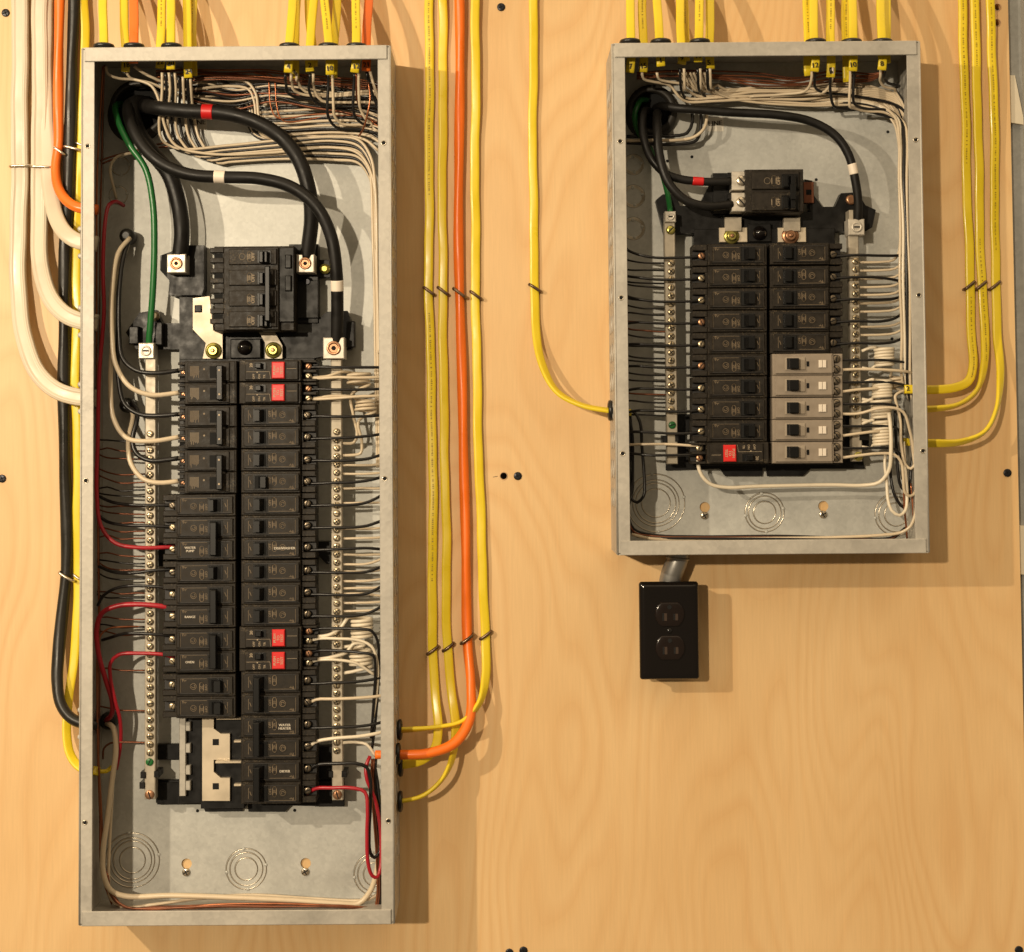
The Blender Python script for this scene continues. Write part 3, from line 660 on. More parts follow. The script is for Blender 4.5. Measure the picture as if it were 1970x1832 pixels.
def lab_text(txt):
    mb = MB(); ls = txt.split('|')
    for i, t in enumerate(ls): add_text(mb, t, 0.0040, 0.0510, -0.0002+(len(ls)-1)*0.0019-i*0.0038, -0.0672, 0, 0.00015)
    return withmats(mb.mesh('lettering'), 'wprint')
def place(o, e, side, dv=0.0):
    o.parent = e; o.location = (0, 0, dv)
def root(name, label, x, y, side, d=30, group=None):
    q = W(x, y, 66); e = empty(name, (q.x, 0, q.z), label, 'circuit breaker', group)
    e.location.y -= random.uniform(0, 0.0014); e.rotation_euler = (rj0(0.006), (math.pi if side < 0 else 0)+rj0(0.005), 0)
    return e
def pole(e, dv, on=True, mark=None, txt=None, term='screw', side=1):
    b = link('body', BODY, None, e); b.location.z = dv
    h = link('handle', H_ON if on else H_OFF, None, e); h.location.z = dv
    m = link('marking', mark or MARK, None, e); m.location.z = dv
    t = {'screw': TERMSCREW, 'cop': TERMCOP, 'dark': TERMDARK}[term]
    s = link('terminal_screw', random.choice(t), None, e); s.location = (0.0755, -0.0530, dv+0.0003)
    if txt:
        l = link('lettering', lab_text(txt), None, e); l.location.z = dv
        if side < 0: l.location.z = dv
def tie(e, on=True):
    mb = MB(); u = 21.0 if not on else 17; B(mb, u-1.0, u+6.5, -19, 19, 76.2, 79.5, 0.8); B(mb, u-0.5, u+6, -7, 7, 67, 76.2); mb.build('handle_tie', 'handle', e)
def std(side, x, rows, y, label, on=True, txts=None, marks=None, term='dark'):
    """one breaker thing; rows = 1 or 2 poles, y = pixel row of first pole"""
    e = root('circuit_breaker', label, x, y if rows == 1 else (y[0]+y[1])/2, side)
    vs = [0] if rows == 1 else [PITCHMM/2000, -PITCHMM/2000]
    for i, v in enumerate(vs):
        k = i if side > 0 else rows-1-i
        pole(e, v, on, (marks or [None, None])[k], (txts or [None, None])[k], term, side)
    if rows == 2: tie(e, on)
    return e
def gfci(side, x, y, label, tall=True):
    e = root('test_button_breaker', label, x, y, side); mb = MB()
    B(mb, -3, 69, -12.5, 12.5, 28, 66, 0.8); B(mb, 4, 66, -11, 11.2, 66, 69.5, 0.8)
    B(mb, 69, 86, -12.5, 12.5, 28, 46, 0.5)
    for a, b in ((-12.5, -9.6), (-2.0, 1.4), (9.6, 12.5)): B(mb, 69, 86, a, b, 46, 58, 0.5)
    mb.cur = 1; B(mb, 70, 86, -9.5, 9.5, 46, 46.4)
    link('body', withmats(mb.mesh('body'), 'black', 'plate'), None, e)
    mb = MB(); B(mb, 16, 28.5, 1.2, 9.2, 69.5, 70.2); B(mb, 17, 24, 2.2, 8.4, 70.2, 78, 0.8); link('handle', withmats(mb.mesh('handle'), 'handle'), None, e)
    mb = MB(); B(mb, 35.8, 50.6, -9.6, 9.8, 69.5, 73.0, 1.0); bt = link('test_button', withmats(mb.mesh('button'), 'redbtn'), None, e)
    mb = MB()
    for i, t in enumerate(('PUSH', 'TO', 'TEST')): add_text(mb, t, 0.0044, 0.0391+i*0.0042, 0, -0.07315, math.pi/2, 0.0001)
    link('lettering', withmats(mb.mesh('lettering'), 'cream'), None, bt)
    mb = MB(); y = -0.0697
    for u, t in ((14.5, 'OFF'), (21, 'ON'), (27, 'TR')): add_text(mb, t, 0.0036, u/1000, -0.0070, y, math.pi/2)
    add_text(mb, '20', 0.0048, 0.0115, 0.0060, y, math.pi/2, 0.0001); mb.lathe((0.0185, y, -0.0022), (0, -1, 0), [(0, 0.0008), (0.0003, 0.0008)], 8)
    mb.strip([(0.006, -0.0015), (0.033, -0.0015), (0.034, -0.0095)], 0.0003, y); mb.strip([(0.053, 0.002), (0.064, 0.002)], 0.0003, y)
    link('marking', withmats(mb.mesh('marking'), 'cream'), None, e)
    for v, t in ((5.5, TERMCOP), (-5.8, TERMSCREW)):
        s = link('terminal_screw', random.choice(t), None, e); s.location = (0.076, -0.0515, v/1000)
    return e
def afci(x, y, label):
    e = root('white_button_breaker', label, x, y, 1); mb = MB()
    B(mb, 0, 70, -12.45, 12.45, 28, 66, 0.8); B(mb, 3, 69, -10.8, 11.2, 66, 69, 0.8); B(mb, 70, 83, -12.4, 12.4, 28, 60, 0.8); B(mb, 69.5, 70.5, -9.5, 10, 66, 68)
    link('body', withmats(mb.mesh('body'), 'taupe'), None, e)
    mb = MB(); B(mb, 14, 37.5, -6.6, 8.2, 69, 69.8, 0.3); B(mb, 30, 37, -6.2, 8.0, 69.8, 70.6, 0.3); link('handle_frame', withmats(mb.mesh('frame'), 'taupe2'), None, e)
    mb = MB(); B(mb, 16, 29, -5.8, 7.2, 69.8, 70.1); B(mb, 18, 28.5, -5.4, 6.8, 70.1, 79, 0.8); link('handle', withmats(mb.mesh('handle'), 'handle'), None, e)
    mb = MB(); B(mb, 39, 42, -2.6, 3.4, 69, 69.5); link('status_window', withmats(mb.mesh('window'), 'handle'), None, e)
    mb = MB(); B(mb, 53, 57.1, -4.2, 4.6, 69, 71, 0.5); B(mb, 57.6, 61.7, -4.2, 4.6, 69, 71, 0.5); link('test_button', withmats(mb.mesh('button'), 'btnwhite'), None, e)
    for v in (6.2, -6.2):
        mb = MB(); mb.lathe((0.0755, -0.0601, v/1000), (0, -1, 0), [(0, 0.0050), (0.0004, 0.0050)], 14); link('terminal_well', withmats(mb.mesh('well'), 'hole'), None, e)
        s = link('terminal_screw', random.choice(TERMDARK), None, e); s.location = (0.0755, -0.0604, v/1000)
    return e
def twin(x, y, label):
    """two-pole breaker with comb-like terminal end (left column, top)"""
    e = root('fin_terminal_breaker', label, x, (y[0]+y[1])/2, -1)
    for v in (PITCHMM/2000, -PITCHMM/2000):
        mb = MB(); a = v*1000
        B(mb, 0, 61, a-12.5, a+12.5, 28, 64, 0.8); B(mb, 8, 57, a-10.8, a+10.8, 64, 67.0, 0.7); B(mb, 2, 10, a-11.5, a+11.5, 64, 65.2, 0.3)
        for k in (-10.2, -3.4, 3.4, 10.2): B(mb, 61, 70, a+k-1.5, a+k+1.5, 30, 58, 0.5)
        B(mb, 61, 65, a-12, a+12, 28, 50, 0.4); mb.cur = 1
        B(mb, 23.5, 31, a-6.5, a+7.5, 67, 67.2)
        link('body', withmats(mb.mesh('body'), 'black', 'hole'), None, e)
        mb = MB(); B(mb, 16, 22.5, a-7, a+8, 67, 74, 0.6); link('handle', withmats(mb.mesh('handle'), 'handle'), None, e)
        mb = MB(); y_ = -0.0672
        for r in range(9): mb.strip([(0.0440+r*0.0012, (a-6.5)/1000), (0.0440+r*0.0012, (a+random.uniform(3, 7.5))/1000)], 0.00045, y_)
        mb.lathe((0.0375, y_, (a-3)/1000), (0, -1, 0), [(0, 0.0012), (0.0003, 0.0012)], 8)
        link('marking', withmats(mb.mesh('marking'), 'print2' if v > 0 else 'print'), None, e)
        s = link('terminal_screw', TERMCOP[0], None, e); s.location = (0.0635, -0.0520, v)
    mb = MB(); B(mb, 14.5, 21.5, -19.5, 20.5, 74.1, 78, 0.8); tb = link('handle_tie', withmats(mb.mesh('tie'), 'handle'), None, e)
    for v in (-14, 14): mb = MB(); mb.lathe((0.018, -0.0780, v/1000), (0, -1, 0), [(0, 0.0012), (0.0004, 0.0012)], 8); link('rivet', withmats(mb.mesh('rivet'), 'cream'), None, tb)
# tall panel, right column
XR = 463.5
RY = [0]+[714+42.78*i for i in range(20)]
TP = "right column of tall panel"
for r in (1, 2, 13, 14): gfci(1, XR+2, RY[r], 'black breaker with red test button, %s in %s' % (ORD[r], TP))
for r in range(3, 13):
    std(1, XR, 1, RY[r], ('black breaker lettered in white, %s in %s' if r == 9 else 'black breaker with its handle switched off, %s in %s' if r == 6 else 'black breaker with single handle, %s in %s') % (ORD[r], TP),
        r != 6, ['DISHWASHER'] if r == 9 else None)
for r, t, mk in ((15, [None, None], [MARK_PLAIN, None]), (17, ['WATER|HEATER', None], [MARK_PLAIN, None]), (19, ['DRYER', None], [MARK_PLAIN, None])):
    std(1, XR, 2, (RY[r], RY[r+1]), 'black double breaker %s%s and %s in %s' % ('' if r == 15 else 'lettered in white, ', ORD[r], ORD[r+1], TP), True, t, mk)
# tall panel, left column
XL = 453; LY = [0]+[714+42.95*i for i in range(16)]
TPL = "left column of tall panel"
for r, n in ((1, 'topmost'), (3, 'middle'), (5, 'lowest')):
    twin(XL+2, (LY[r], LY[r+1]), 'black double breaker with finned end, %s of three in %s' % (n, TPL))
for r in (7, 10): std(-1, XL, 1, LY[r], 'black breaker with single handle, %s in %s' % (ORD[r], TPL), False)
for r, t, nm in ((8, [None, 'WATER|PUMP'], 'eighth and ninth'), (11, [None, 'RANGE'], 'eleventh and twelfth'), (13, [None, 'OVEN'], 'thirteenth and fourteenth')):
    e = root('circuit_breaker', 'black double breaker lettered in white, %s in %s' % (nm, TPL), XL, (LY[r]+LY[r+1])/2, -1)
    for v, tx in ((-PITCHMM/2000, None), (PITCHMM/2000, t[1])):
        pole(e, v, False, MARK if tx is None else MARK_PLAIN, None, 'screw', -1)
        if tx:
            mb = MB(); ls = tx.split('|')
            for i, q in enumerate(ls): add_text(mb, q, 0.0038, -0.0525, -v+(len(ls)-1)*0.0019-i*0.0038, -0.0672, 0, 0.00015)
            l = link('lettering', withmats(mb.mesh('lettering'), 'wprint'), None, e); l.rotation_euler = (0, math.pi, 0)
    tie(e, False)
for r in (15, 16): std(-1, XL, 1, LY[r]+3, 'black breaker beside the empty slots, %s in %s' % (ORD[r], TPL), True, term='screw')
# short panel
X2L, X2R = 1476, 1482
SL = "short panel's left column"; SR = "short panel's right column"
Y2 = [0]+[490+42.3*i for i in range(10)]
for r in range(1, 10): std(-1, X2L, 1, Y2[r], 'black breaker with single handle, %s in the %s' % (ORD[r], SL), True, term='cop' if r in (1, 4, 6) else 'screw')
gfci(-1, X2L-2, Y2[10], 'black breaker with red test button, lowest in the %s' % SL)
for r in range(1, 6): std(1, X2R, 1, Y2[r]+(0 if r != 1 else -1), 'black breaker with single handle, %s in the %s' % (ORD[r], SR), True)
for r in range(6, 11): afci(X2R+4, Y2[r], 'taupe breaker with white test button, %s in the %s' % (ORD[r], SR))
# main breakers
def main_breaker_tall():
    e = empty('main_breaker', W(470, 640, 0), 'large black four-pole main breaker at the top of the tall panel', 'circuit breaker')
    mb = MB(); pxbox(mb, 412, 474, 566, 637, 28, 60, 1); pxbox(mb, 430, 476, 536, 635, 60, 68, 1); mb.cur = 1
    for i in range(4):
        y = 476+i*40; pxbox(mb, 440, y+3, 532, y+33, 68, 71, 0.8)
    b = part(mb, 'body', ('black', 'black'), e)
    for i in range(8):
        y = 482+i*19.5; mb = MB(); pxbox(mb, 404, y-5, 430, y+4, 40, 64, 0.5); part(mb, 'terminal_fin', 'black', e)
        if i % 2 == 0: mb = MB(); pxbox(mb, 412, y+6, 428, y+14, 60, 60.4); part(mb, 'terminal_recess', 'hole', e)
    for i in range(4):
        y = 494+i*41; mb = MB(); pxbox(mb, 495, y-12, 521, y+12, 71, 72, 0.3); pxbox(mb, 498, y-11, 506, y+11, 72, 82, 0.8); pxbox(mb, 508, y-11, 514, y+11, 72, 80, 0.8); h = part(mb, 'handle', 'handle', e)
        q = W(480, y, 71.2); mb = MB(); add_text(mb, 'OFF', 0.0056, W(487, y, 71.2).x, q.z, q.y, math.pi/2, 0.0002)
        mb.strip([(q.x+2.6e-3*math.cos(a), q.z+(3.4e-3 if math.sin(a) > 0 else -3.4e-3)+2.6e-3*math.sin(a)) for a in [2*math.pi*(k+0.5)/16 for k in range(16)]], 0.0007, q.y, True)
        add_text(mb, '200', 0.004, q.x, q.z, q.y, math.pi/2, 0.0001)
        if i == 0: c = W(466, y, 71.2); mb.strip([(c.x+3.6e-3*math.cos(a), c.z+3.6e-3*math.sin(a)) for a in [2*math.pi*k/18 for k in range(18)]], 0.0006, q.y, True)
        part(mb, 'marking', 'print2', e)
    mb = MB(); pxbox(mb, 509, 512, 519, 618, 80, 85, 1); part(mb, 'handle_tie', 'handle', e)
    mb = MB(); pxbox(mb, 536, 476, 566, 620, 60, 64, 1); pxbox(mb, 548, 490, 560, 516, 64, 68, 1); pxbox(mb, 548, 530, 560, 560, 64, 68, 1); part(mb, 'side_cover', 'black2', e)
main_breaker_tall()
def main_breaker_short():
    e = empty('main_breaker', W(1490, 410, 0), 'black two-pole main breaker at the top of the short panel', 'circuit breaker')
    mb = MB(); pxbox(mb, 1434, 326, 1546, 409, 28, 64, 1); pxbox(mb, 1447, 330, 1538, 364, 64, 68, 0.8); pxbox(mb, 1447, 370, 1538, 405, 64, 68, 0.8); part(mb, 'body', 'black', e)
    for i, y in enumerate((348, 389)):
        mb = MB(); pxbox(mb, 1408, y-18, 1436, y+18, 34, 56, 0.8); l = part(mb, 'terminal_lug', 'lug', e)
        mb = MB(); pxbox(mb, 1400, y-16, 1420, y-6, 34, 52, 0.6); pxbox(mb, 1404, y+8, 1418, y+14, 34, 52, 0.6); part(mb, 'lug_cover', 'black2', e)
        q = W(1426, y, 56); o = link('terminal_screw', withmats(slotted(0.0062, 0.003, 2.3), 'silver', 'hole'), None, e); o.location = q-e.location
        mb = MB(); pxbox(mb, 1504, y-13, 1536, y+13, 68, 69, 0.3); pxbox(mb, 1508, y-12, 1517, y+12, 69, 78, 0.8); pxbox(mb, 1522, y-12, 1531, y+12, 69, 80, 0.8); part(mb, 'handle', 'handle', e)
        mb = MB(); q = W(1489, y, 68.2); add_text(mb, 'OFF', 0.0056, W(1498, y, 68.2).x, q.z, q.y, math.pi/2, 0.0002)
        mb.strip([(q.x+2.6e-3*math.cos(a), q.z+(3.4e-3 if math.sin(a) > 0 else -3.4e-3)+2.6e-3*math.sin(a)) for a in [2*math.pi*(k+0.5)/16 for k in range(16)]], 0.0009, q.y, True)
        if i == 0: c = W(1476, y, 68.2); mb.strip([(c.x+3.6e-3*math.cos(a), c.z+3.6e-3*math.sin(a)) for a in [2*math.pi*k/18 for k in range(18)]], 0.0006, q.y, True)
        part(mb, 'marking', 'print2', e)
    mb = MB(); pxbox(mb, 1521, 354, 1532, 384, 80, 83, 0.8); part(mb, 'handle_tie', 'handle', e)
main_breaker_short()

# ------------------------------------------------------------------ feeders (thick cables) of the tall panel
def rj(a): return random.uniform(-a, a)
F1 = [(272, 206, 6), (284, 205, 34), (310, 209, 52), (360, 214, 56), (430, 218, 58), (490, 234, 60), (540, 264, 60), (575, 308, 60), (595, 370, 58), (599, 420, 52), (594, 470, 46), (590, 500, 42)]
o = wire('feeder_cable', 'thick black feeder cable with red tape, arching across the tall panel', None, 'feeder', 8.8, F1, 'cable', n=14); sleeve('red_tape', 'tapered', o, F1, 9.05, 400, 217, 13)
F2 = [(262, 196, 6), (247, 206, 34), (252, 238, 50), (278, 285, 62), (315, 317, 68), (365, 336, 70), (430, 341, 70), (500, 344, 70), (560, 360, 70), (608, 397, 70), (636, 452, 68), (647, 520, 64), (649, 600, 54), (648, 668, 44)]
o = wire('feeder_cable', 'thick black feeder cable with two white tapes, arching across the tall panel', None, 'feeder', 7.4, F2, 'cable', n=14)
sleeve('white_tape', 'tapewhite', o, F2, 7.65, 425, 341, 15); sleeve('white_tape', 'tapewhite', o, F2, 7.65, 648, 551, 14)
F3 = [(285, 200, 6), (258, 200, 26), (262, 245, 36), (292, 292, 42), (325, 335, 46), (344, 395, 46), (350, 450, 44), (345, 500, 40)]
wire('feeder_cable', 'thick untaped black feeder cable dropping to the left lug of the tall panel', None, 'feeder', 9.4, F3, 'cable', n=14)
wire('ground_cable', 'green ground cable curving down beside the feeders of the tall panel', None, 'wgreen', 3.9, [(236, 200, 6), (222, 205, 32), (228, 235, 44), (250, 280, 52), (280, 325, 54), (294, 390, 54), (297, 470, 52), (294, 560, 48), (288, 640, 42), (286, 668, 38)], 'cable', n=12)
# feeders of the short panel
G1 = [(1262, 208, 6), (1276, 204, 34), (1300, 208, 46), (1340, 211, 50), (1400, 216, 52), (1500, 222, 54), (1560, 234, 54), (1606, 260, 54), (1632, 297, 54), (1645, 345, 52), (1651, 390, 48), (1650, 430, 42)]
o = wire('feeder_cable', 'black feeder cable with white tape, arching to the neutral lug of the short panel', None, 'feeder', 5.2, G1, 'cable', n=12); sleeve('white_tape', 'tapewhite', o, G1, 5.45, 1644, 322, 14)
G2 = [(1250, 215, 6), (1238, 216, 34), (1236, 250, 44), (1250, 300, 50), (1280, 334, 52), (1310, 345, 52), (1360, 350, 52), (1408, 350, 50)]
o = wire('feeder_cable', 'black feeder cable with red tape, entering the main breaker of the short panel', None, 'feeder', 5.0, G2, 'cable', n=12); sleeve('red_tape', 'tapered', o, G2, 5.25, 1345, 348, 14)
G3 = [(1266, 222, 6), (1264, 220, 38), (1264, 250, 54), (1270, 305, 60), (1286, 352, 62), (1318, 385, 62), (1358, 397, 60), (1408, 394, 52)]
wire('feeder_cable', 'untaped black feeder cable, entering the main breaker of the short panel', None, 'feeder', 5.4, G3, 'cable', n=12)
wire('ground_cable', 'green ground cable looping round the conduit hub of the short panel', None, 'wgreen', 3.4, [(1245, 192, 8), (1230, 196, 30), (1221, 225, 34), (1229, 256, 26), (1250, 285, 16), (1272, 330, 14), (1284, 372, 20), (1288, 395, 30), (1290, 412, 38)], 'cable', n=10)

# ------------------------------------------------------------------ branch wires of the tall panel, right column
TR = "tall panel's right column"
ends = {1: (0, 0), 2: (0, -1), 3: (0, -2), 4: (-4, -4), 5: (-2, -8), 6: (-3, -7), 7: (-2, -14), 8: (-1, -10), 9: (-4, 2), 10: (2, -10), 11: (2, -14), 12: (-2, -14), 15: (-4, -6), 17: (-3, -6)}
for r, (a, b) in ends.items():
    y = RY[r]-(9 if r in (1, 2) else 0)+2
    wire('branch_wire', 'black wire from the %s breaker place of the %s' % (ORD[r], TR), None, 'wblack', 1.75,
         [(590, y+1, 50), (606, y+rj(1), 53), (640, y+a*0.3, 55), (680, y+a*0.7, 54), (705, y+a+b*0.25, 52), (728, y+a+b, 50), (745, y+a+b*1.8, 44)])
for r, ys in ((1, (728, 726, 727, 726)), (2, (768, 766, 763, 762))):
    wire('neutral_wire', 'white wire from the red-button breaker, %s in the %s' % (ORD[r], TR), None, 'wwhite', 1.75, [(594, RY[r]+11, 48), (612, ys[0], 52), (650, ys[1], 55), (690, ys[2], 56), (728, ys[3], 52), (745, ys[3], 44)])
for r, pts in ((13, [(594, 1214, 50), (612, 1210, 53), (640, 1209, 56), (690, 1210, 60), (715, 1214, 60), (726, 1232, 56), (729, 1270, 50), (727, 1330, 46), (722, 1390, 44), (716, 1440, 42)]),
               (14, [(594, 1256, 50), (612, 1252, 53), (650, 1252, 56), (695, 1256, 60), (718, 1261, 60), (722, 1285, 56), (719, 1350, 50), (714, 1420, 44)])):
    wire('branch_wire', 'black wire bending down from the red-button breaker, %s in the %s' % (ORD[r], TR), None, 'wblack', 1.75, pts)
wire('neutral_wire', 'white wire from the thirteenth breaker, bending down past the coils of the tall panel', None, 'wwhite2', 1.75, [(594, 1234, 48), (612, 1229, 52), (650, 1229, 56), (690, 1232, 56), (715, 1244, 56), (726, 1275, 52), (725, 1330, 48), (718, 1380, 46)])
wire('neutral_wire', 'white wire from the fourteenth breaker, passing under the lower coil of the tall panel', None, 'wwhite2', 1.75, [(594, 1275, 48), (612, 1270, 52), (650, 1270, 54), (685, 1276, 54), (705, 1288, 50), (722, 1300, 46)])
wire('branch_wire', 'white wire from the sixteenth breaker place of the %s' % TR, None, 'wwhite', 1.9, [(590, RY[16], 50), (608, 1346, 53), (640, 1345, 56), (690, 1343, 55), (732, 1339, 50), (745, 1336, 44)])
wire('branch_wire', 'white wire from the eighteenth breaker place of the %s' % TR, None, 'wwhite2', 2.1, [(590, RY[18], 50), (606, 1428, 53), (640, 1421, 56), (690, 1417, 56), (730, 1410, 52), (746, 1404, 44)])
wire('branch_wire', 'black wire from the nineteenth breaker, looping to the floor of tall panel', None, 'wblack', 2.1, [(590, RY[19], 50), (608, 1472, 53), (650, 1469, 56), (685, 1469, 56), (705, 1476, 54), (712, 1500, 52), (712, 1560, 50), (710, 1600, 50), (712, 1640, 50), (720, 1650, 48), (730, 1640, 46), (732, 1590, 42), (728, 1520, 38), (722, 1480, 36)])
wire('branch_wire', 'red wire from the twentieth breaker, looping to the floor of tall panel', None, 'wred', 2.2, [(590, RY[20], 48), (608, 1517, 53), (640, 1516, 58), (675, 1516, 60), (702, 1524, 60), (707, 1560, 62), (706, 1600, 62), (708, 1660, 62), (716, 1685, 60), (726, 1688, 58), (732, 1670, 54), (732, 1600, 48), (722, 1540, 46), (706, 1500, 52), (704, 1475, 50), (712, 1455, 46)])
wire('branch_wire', 'white wire crossing from the right neutral bar to the orange cable of the tall panel', None, 'wwhite2', 1.8, [(655, 1430, 38), (680, 1428, 44), (705, 1432, 46), (716, 1445, 46), (722, 1455, 44)])
for i, (x, c) in enumerate(((716, 'copper'), (724, 'wblack'), (720, 'copperdark'))):
    wire('bundle_wire', {'copper': 'bare copper wire hanging by the orange cable end in the tall panel', 'wblack': 'black wire hanging behind the red loop in the tall panel', 'copperdark': 'dull copper wire hanging behind the red loop in the tall panel'}[c], None, c, 1.3,
         [(x, 1460, 40), (x-2, 1500, 40), (x+2, 1560, 38), (x+8, 1640, 34), (x+10, 1720, 30), (x+6, 1748, 26)])
wire('cable_end', 'orange cable sheath end inside the right wall of the tall panel', None, 'orange', 5.0, [(722, 1452, 50), (735, 1452, 50), (752, 1452, 50)], 'cable', n=12)
# neutrals of the right bar
GN = 'white neutral wires of the tall panel right bar'
for y, b in ((912, -2), (940, 0), (968, -1), (1018, -2), (1036, -2), (1067, 0), (1086, -10), (1100, -3), (1118, -4), (1132, -2), (1143, 4), (1160, -2), (1176, -4), (896, -3)):
    wire('neutral_wire', "thin white neutral wire between the tall panel's right bar and its side wall", GN, 'wwhite', 1.5, [(652, y, 35), (668, y+rj(0.8), 36), (700, y+rj(1), 38), (718, y+b*0.4, 38), (733, y+b, 36), (746, y+b*1.5, 32)])
# pigtail coils
def coil(label, cx, y0, y1, turns, r, d, lead0, lead1, m='wwhite2', wr=1.75, wob=0.0):
    pts = []; n = int(turns*10); a = W(cx, y0, d); b = W(cx, y1, d)
    for i in range(n+1):
        t = i/n; q = t*turns*2*math.pi+math.pi; c = a.lerp(b, t); rr = r*(1+wob*math.sin(q*0.37+cx))
        pts.append(c+Vector((rr*math.cos(q), -rr*math.sin(q)*0.8, wob*0.004*math.sin(q))))
    pts = pxpts(lead0)+pts+pxpts(lead1)
    mb = MB(); tube(mb, pts, wr/1000, 8, 0.0035); return tag(mb.build('coiled_wire', m), label, 'wire')
coil('coiled white wire beside the topmost red-button breaker of the tall panel', 690, 716, 740, 3.5, 0.0125, 38, [(600, 727, 50), (630, 724, 50), (655, 716, 48)], [(676, 760, 40), (680, 800, 38), (687, 838, 36), (680, 852, 36), (655, 853, 36)], 'wwhite', 1.8, 0.06)
coil('coiled white wire beside the second red-button breaker of the tall panel', 704, 768, 792, 3.5, 0.0115, 38, [(600, 768, 50), (640, 762, 50), (680, 764, 46)], [(690, 810, 40), (696, 850, 38), (694, 872, 36), (675, 876, 36), (655, 876, 36)], 'wwhite', 1.8, 0.06)
coil('tight coil of white wire beside the thirteenth breaker of the tall panel', 696, 1188, 1226, 5, 0.0115, 42, [(604, 1226, 50), (635, 1221, 52), (655, 1208, 50), (670, 1188, 48)], [(680, 1240, 40), (662, 1245, 36)], 'wwhite2', 2.1, 0.03)
coil('loose coil of white wire beside the fourteenth breaker of the tall panel', 694, 1248, 1282, 4.5, 0.0118, 42, [(604, 1270, 50), (640, 1264, 52), (665, 1256, 50), (682, 1238, 50), (702, 1240, 48)], [(680, 1292, 40), (662, 1295, 36)], 'wwhite2', 2.1, 0.05)

# ------------------------------------------------------------------ left side of the tall panel
TLc = "tall panel's left column"
big = [('black', 1, 2.7, [(249, 462, 30), (238, 492, 40), (230, 555, 48), (229, 640, 52), (236, 690, 55), (262, 713, 57), (300, 718, 57), (345, 713, 54)]),
       ('tan', 2, 2.9, [(250, 458, 34), (228, 486, 46), (216, 560, 54), (216, 650, 58), (223, 702, 60), (250, 744, 62), (290, 760, 60), (345, 756, 54)]),
       ('black', 3, 2.7, [(247, 466, 26), (232, 520, 36), (227, 640, 42), (228, 730, 48), (240, 778, 52), (268, 797, 54), (300, 800, 55), (345, 797, 54)]),
       ('tan', 4, 2.9, [(246, 470, 28), (222, 540, 40), (217, 640, 46), (213, 740, 54), (219, 806, 58), (244, 843, 60), (290, 849, 60), (345, 841, 54)]),
       ('black', 5, 2.9, [(252, 776, 30), (264, 790, 38), (262, 815, 46), (255, 845, 50), (262, 872, 54), (288, 886, 56), (345, 882, 54)]),
       ('tan', 6, 2.9, [(250, 780, 26), (256, 800, 36), (247, 848, 48), (252, 892, 56), (276, 922, 58), (305, 929, 58), (345, 926, 54)])]
for c, r, rad, pts in big:
    wire('branch_wire', 'thick %s wire curving to the %s finned terminal of the %s' % (c, ORD[r], TLc), None, 'wblack' if c == 'black' else 'wwhite', rad, pts, n=10)
for y0, l in ((455, 'upper'), (780, 'lower')):
    mb = MB(); q = W(246, y0, 22); mb.lathe(q+Vector((0, 0.012, 0)), (0, -1, 0), [(0, 0.009), (0.018, 0.009), (0.022, 0.006), (0.023, 0.004)], 14)
    tag(mb.build('cable_end', 'jblack'), 'black cable sheath end, %s one where the thick wires of the tall panel fan out' % l, 'cable')
for r, y1, pts in ((7, 0, [(190, 955, 40), (215, 966, 44), (260, 972, 54), (300, 972, 54), (334, 972, 52)]), (8, 0, [(188, 990, 40), (205, 1003, 44), (235, 1010, 52), (290, 1012, 55), (334, 1014, 52)]),
                   (10, 0, [(190, 1090, 40), (215, 1100, 46), (250, 1103, 54), (290, 1098, 55), (334, 1095, 52)]), (11, 0, [(188, 1165, 40), (200, 1145, 46), (230, 1130, 52), (290, 1128, 56), (322, 1132, 54), (336, 1138, 50)]),
                   (13, 0, [(196, 1232, 40), (215, 1226, 44), (240, 1219, 52), (290, 1220, 56), (336, 1224, 51)])):
    wire('branch_wire', 'black wire reaching the %s breaker place of the %s' % (ORD[r], TLc), None, 'wblack', 1.9, pts)
wire('branch_wire', 'long red wire reaching the ninth breaker place of the %s' % TLc, None, 'wred', 2.4, [(238, 396, 14), (224, 388, 26), (210, 394, 36), (202, 430, 44), (198, 520, 48), (200, 600, 50), (191, 720, 52), (188, 850, 54), (186, 950, 56), (195, 1014, 58), (222, 1045, 58), (270, 1054, 57), (336, 1052, 51)], n=10)
wire('branch_wire', 'thick red wire reaching the twelfth breaker place of the %s' % TLc, None, 'wred', 3.0, [(336, 1174, 51), (318, 1168, 56), (270, 1163, 58), (225, 1166, 58), (196, 1180, 58), (186, 1210, 56), (190, 1260, 54), (204, 1310, 50), (216, 1350, 44), (215, 1375, 36), (204, 1386, 24)], n=10)
wire('branch_wire', 'red wire reaching the fourteenth breaker place of the %s' % TLc, None, 'wred', 2.2, [(336, 1266, 51), (318, 1260, 55), (270, 1257, 56), (228, 1260, 56), (213, 1275, 54), (212, 1300, 52), (222, 1350, 48), (231, 1385, 42), (232, 1430, 34), (224, 1480, 26)], n=10)
GG = 'dark ground wires of the tall panel left bar'
for y in (850, 868, 884, 912, 928, 943, 956, 975, 990, 1006, 1022, 1036, 1070, 1084, 1096, 1114, 1142, 1150, 1192, 1207, 1222, 1290, 1368):
    wire('ground_wire', "thin dark ground wire between the tall panel's left bar and its side wall", GG, random.choice(('copperdark', 'copperdark', 'wblack')), 1.0, [(284, y, 36), (262, y+rj(1), 36), (232, y+rj(2), 36), (206, y-3+rj(4), 33), (186, y-8+rj(8), 28), (176, y-14, 20)])
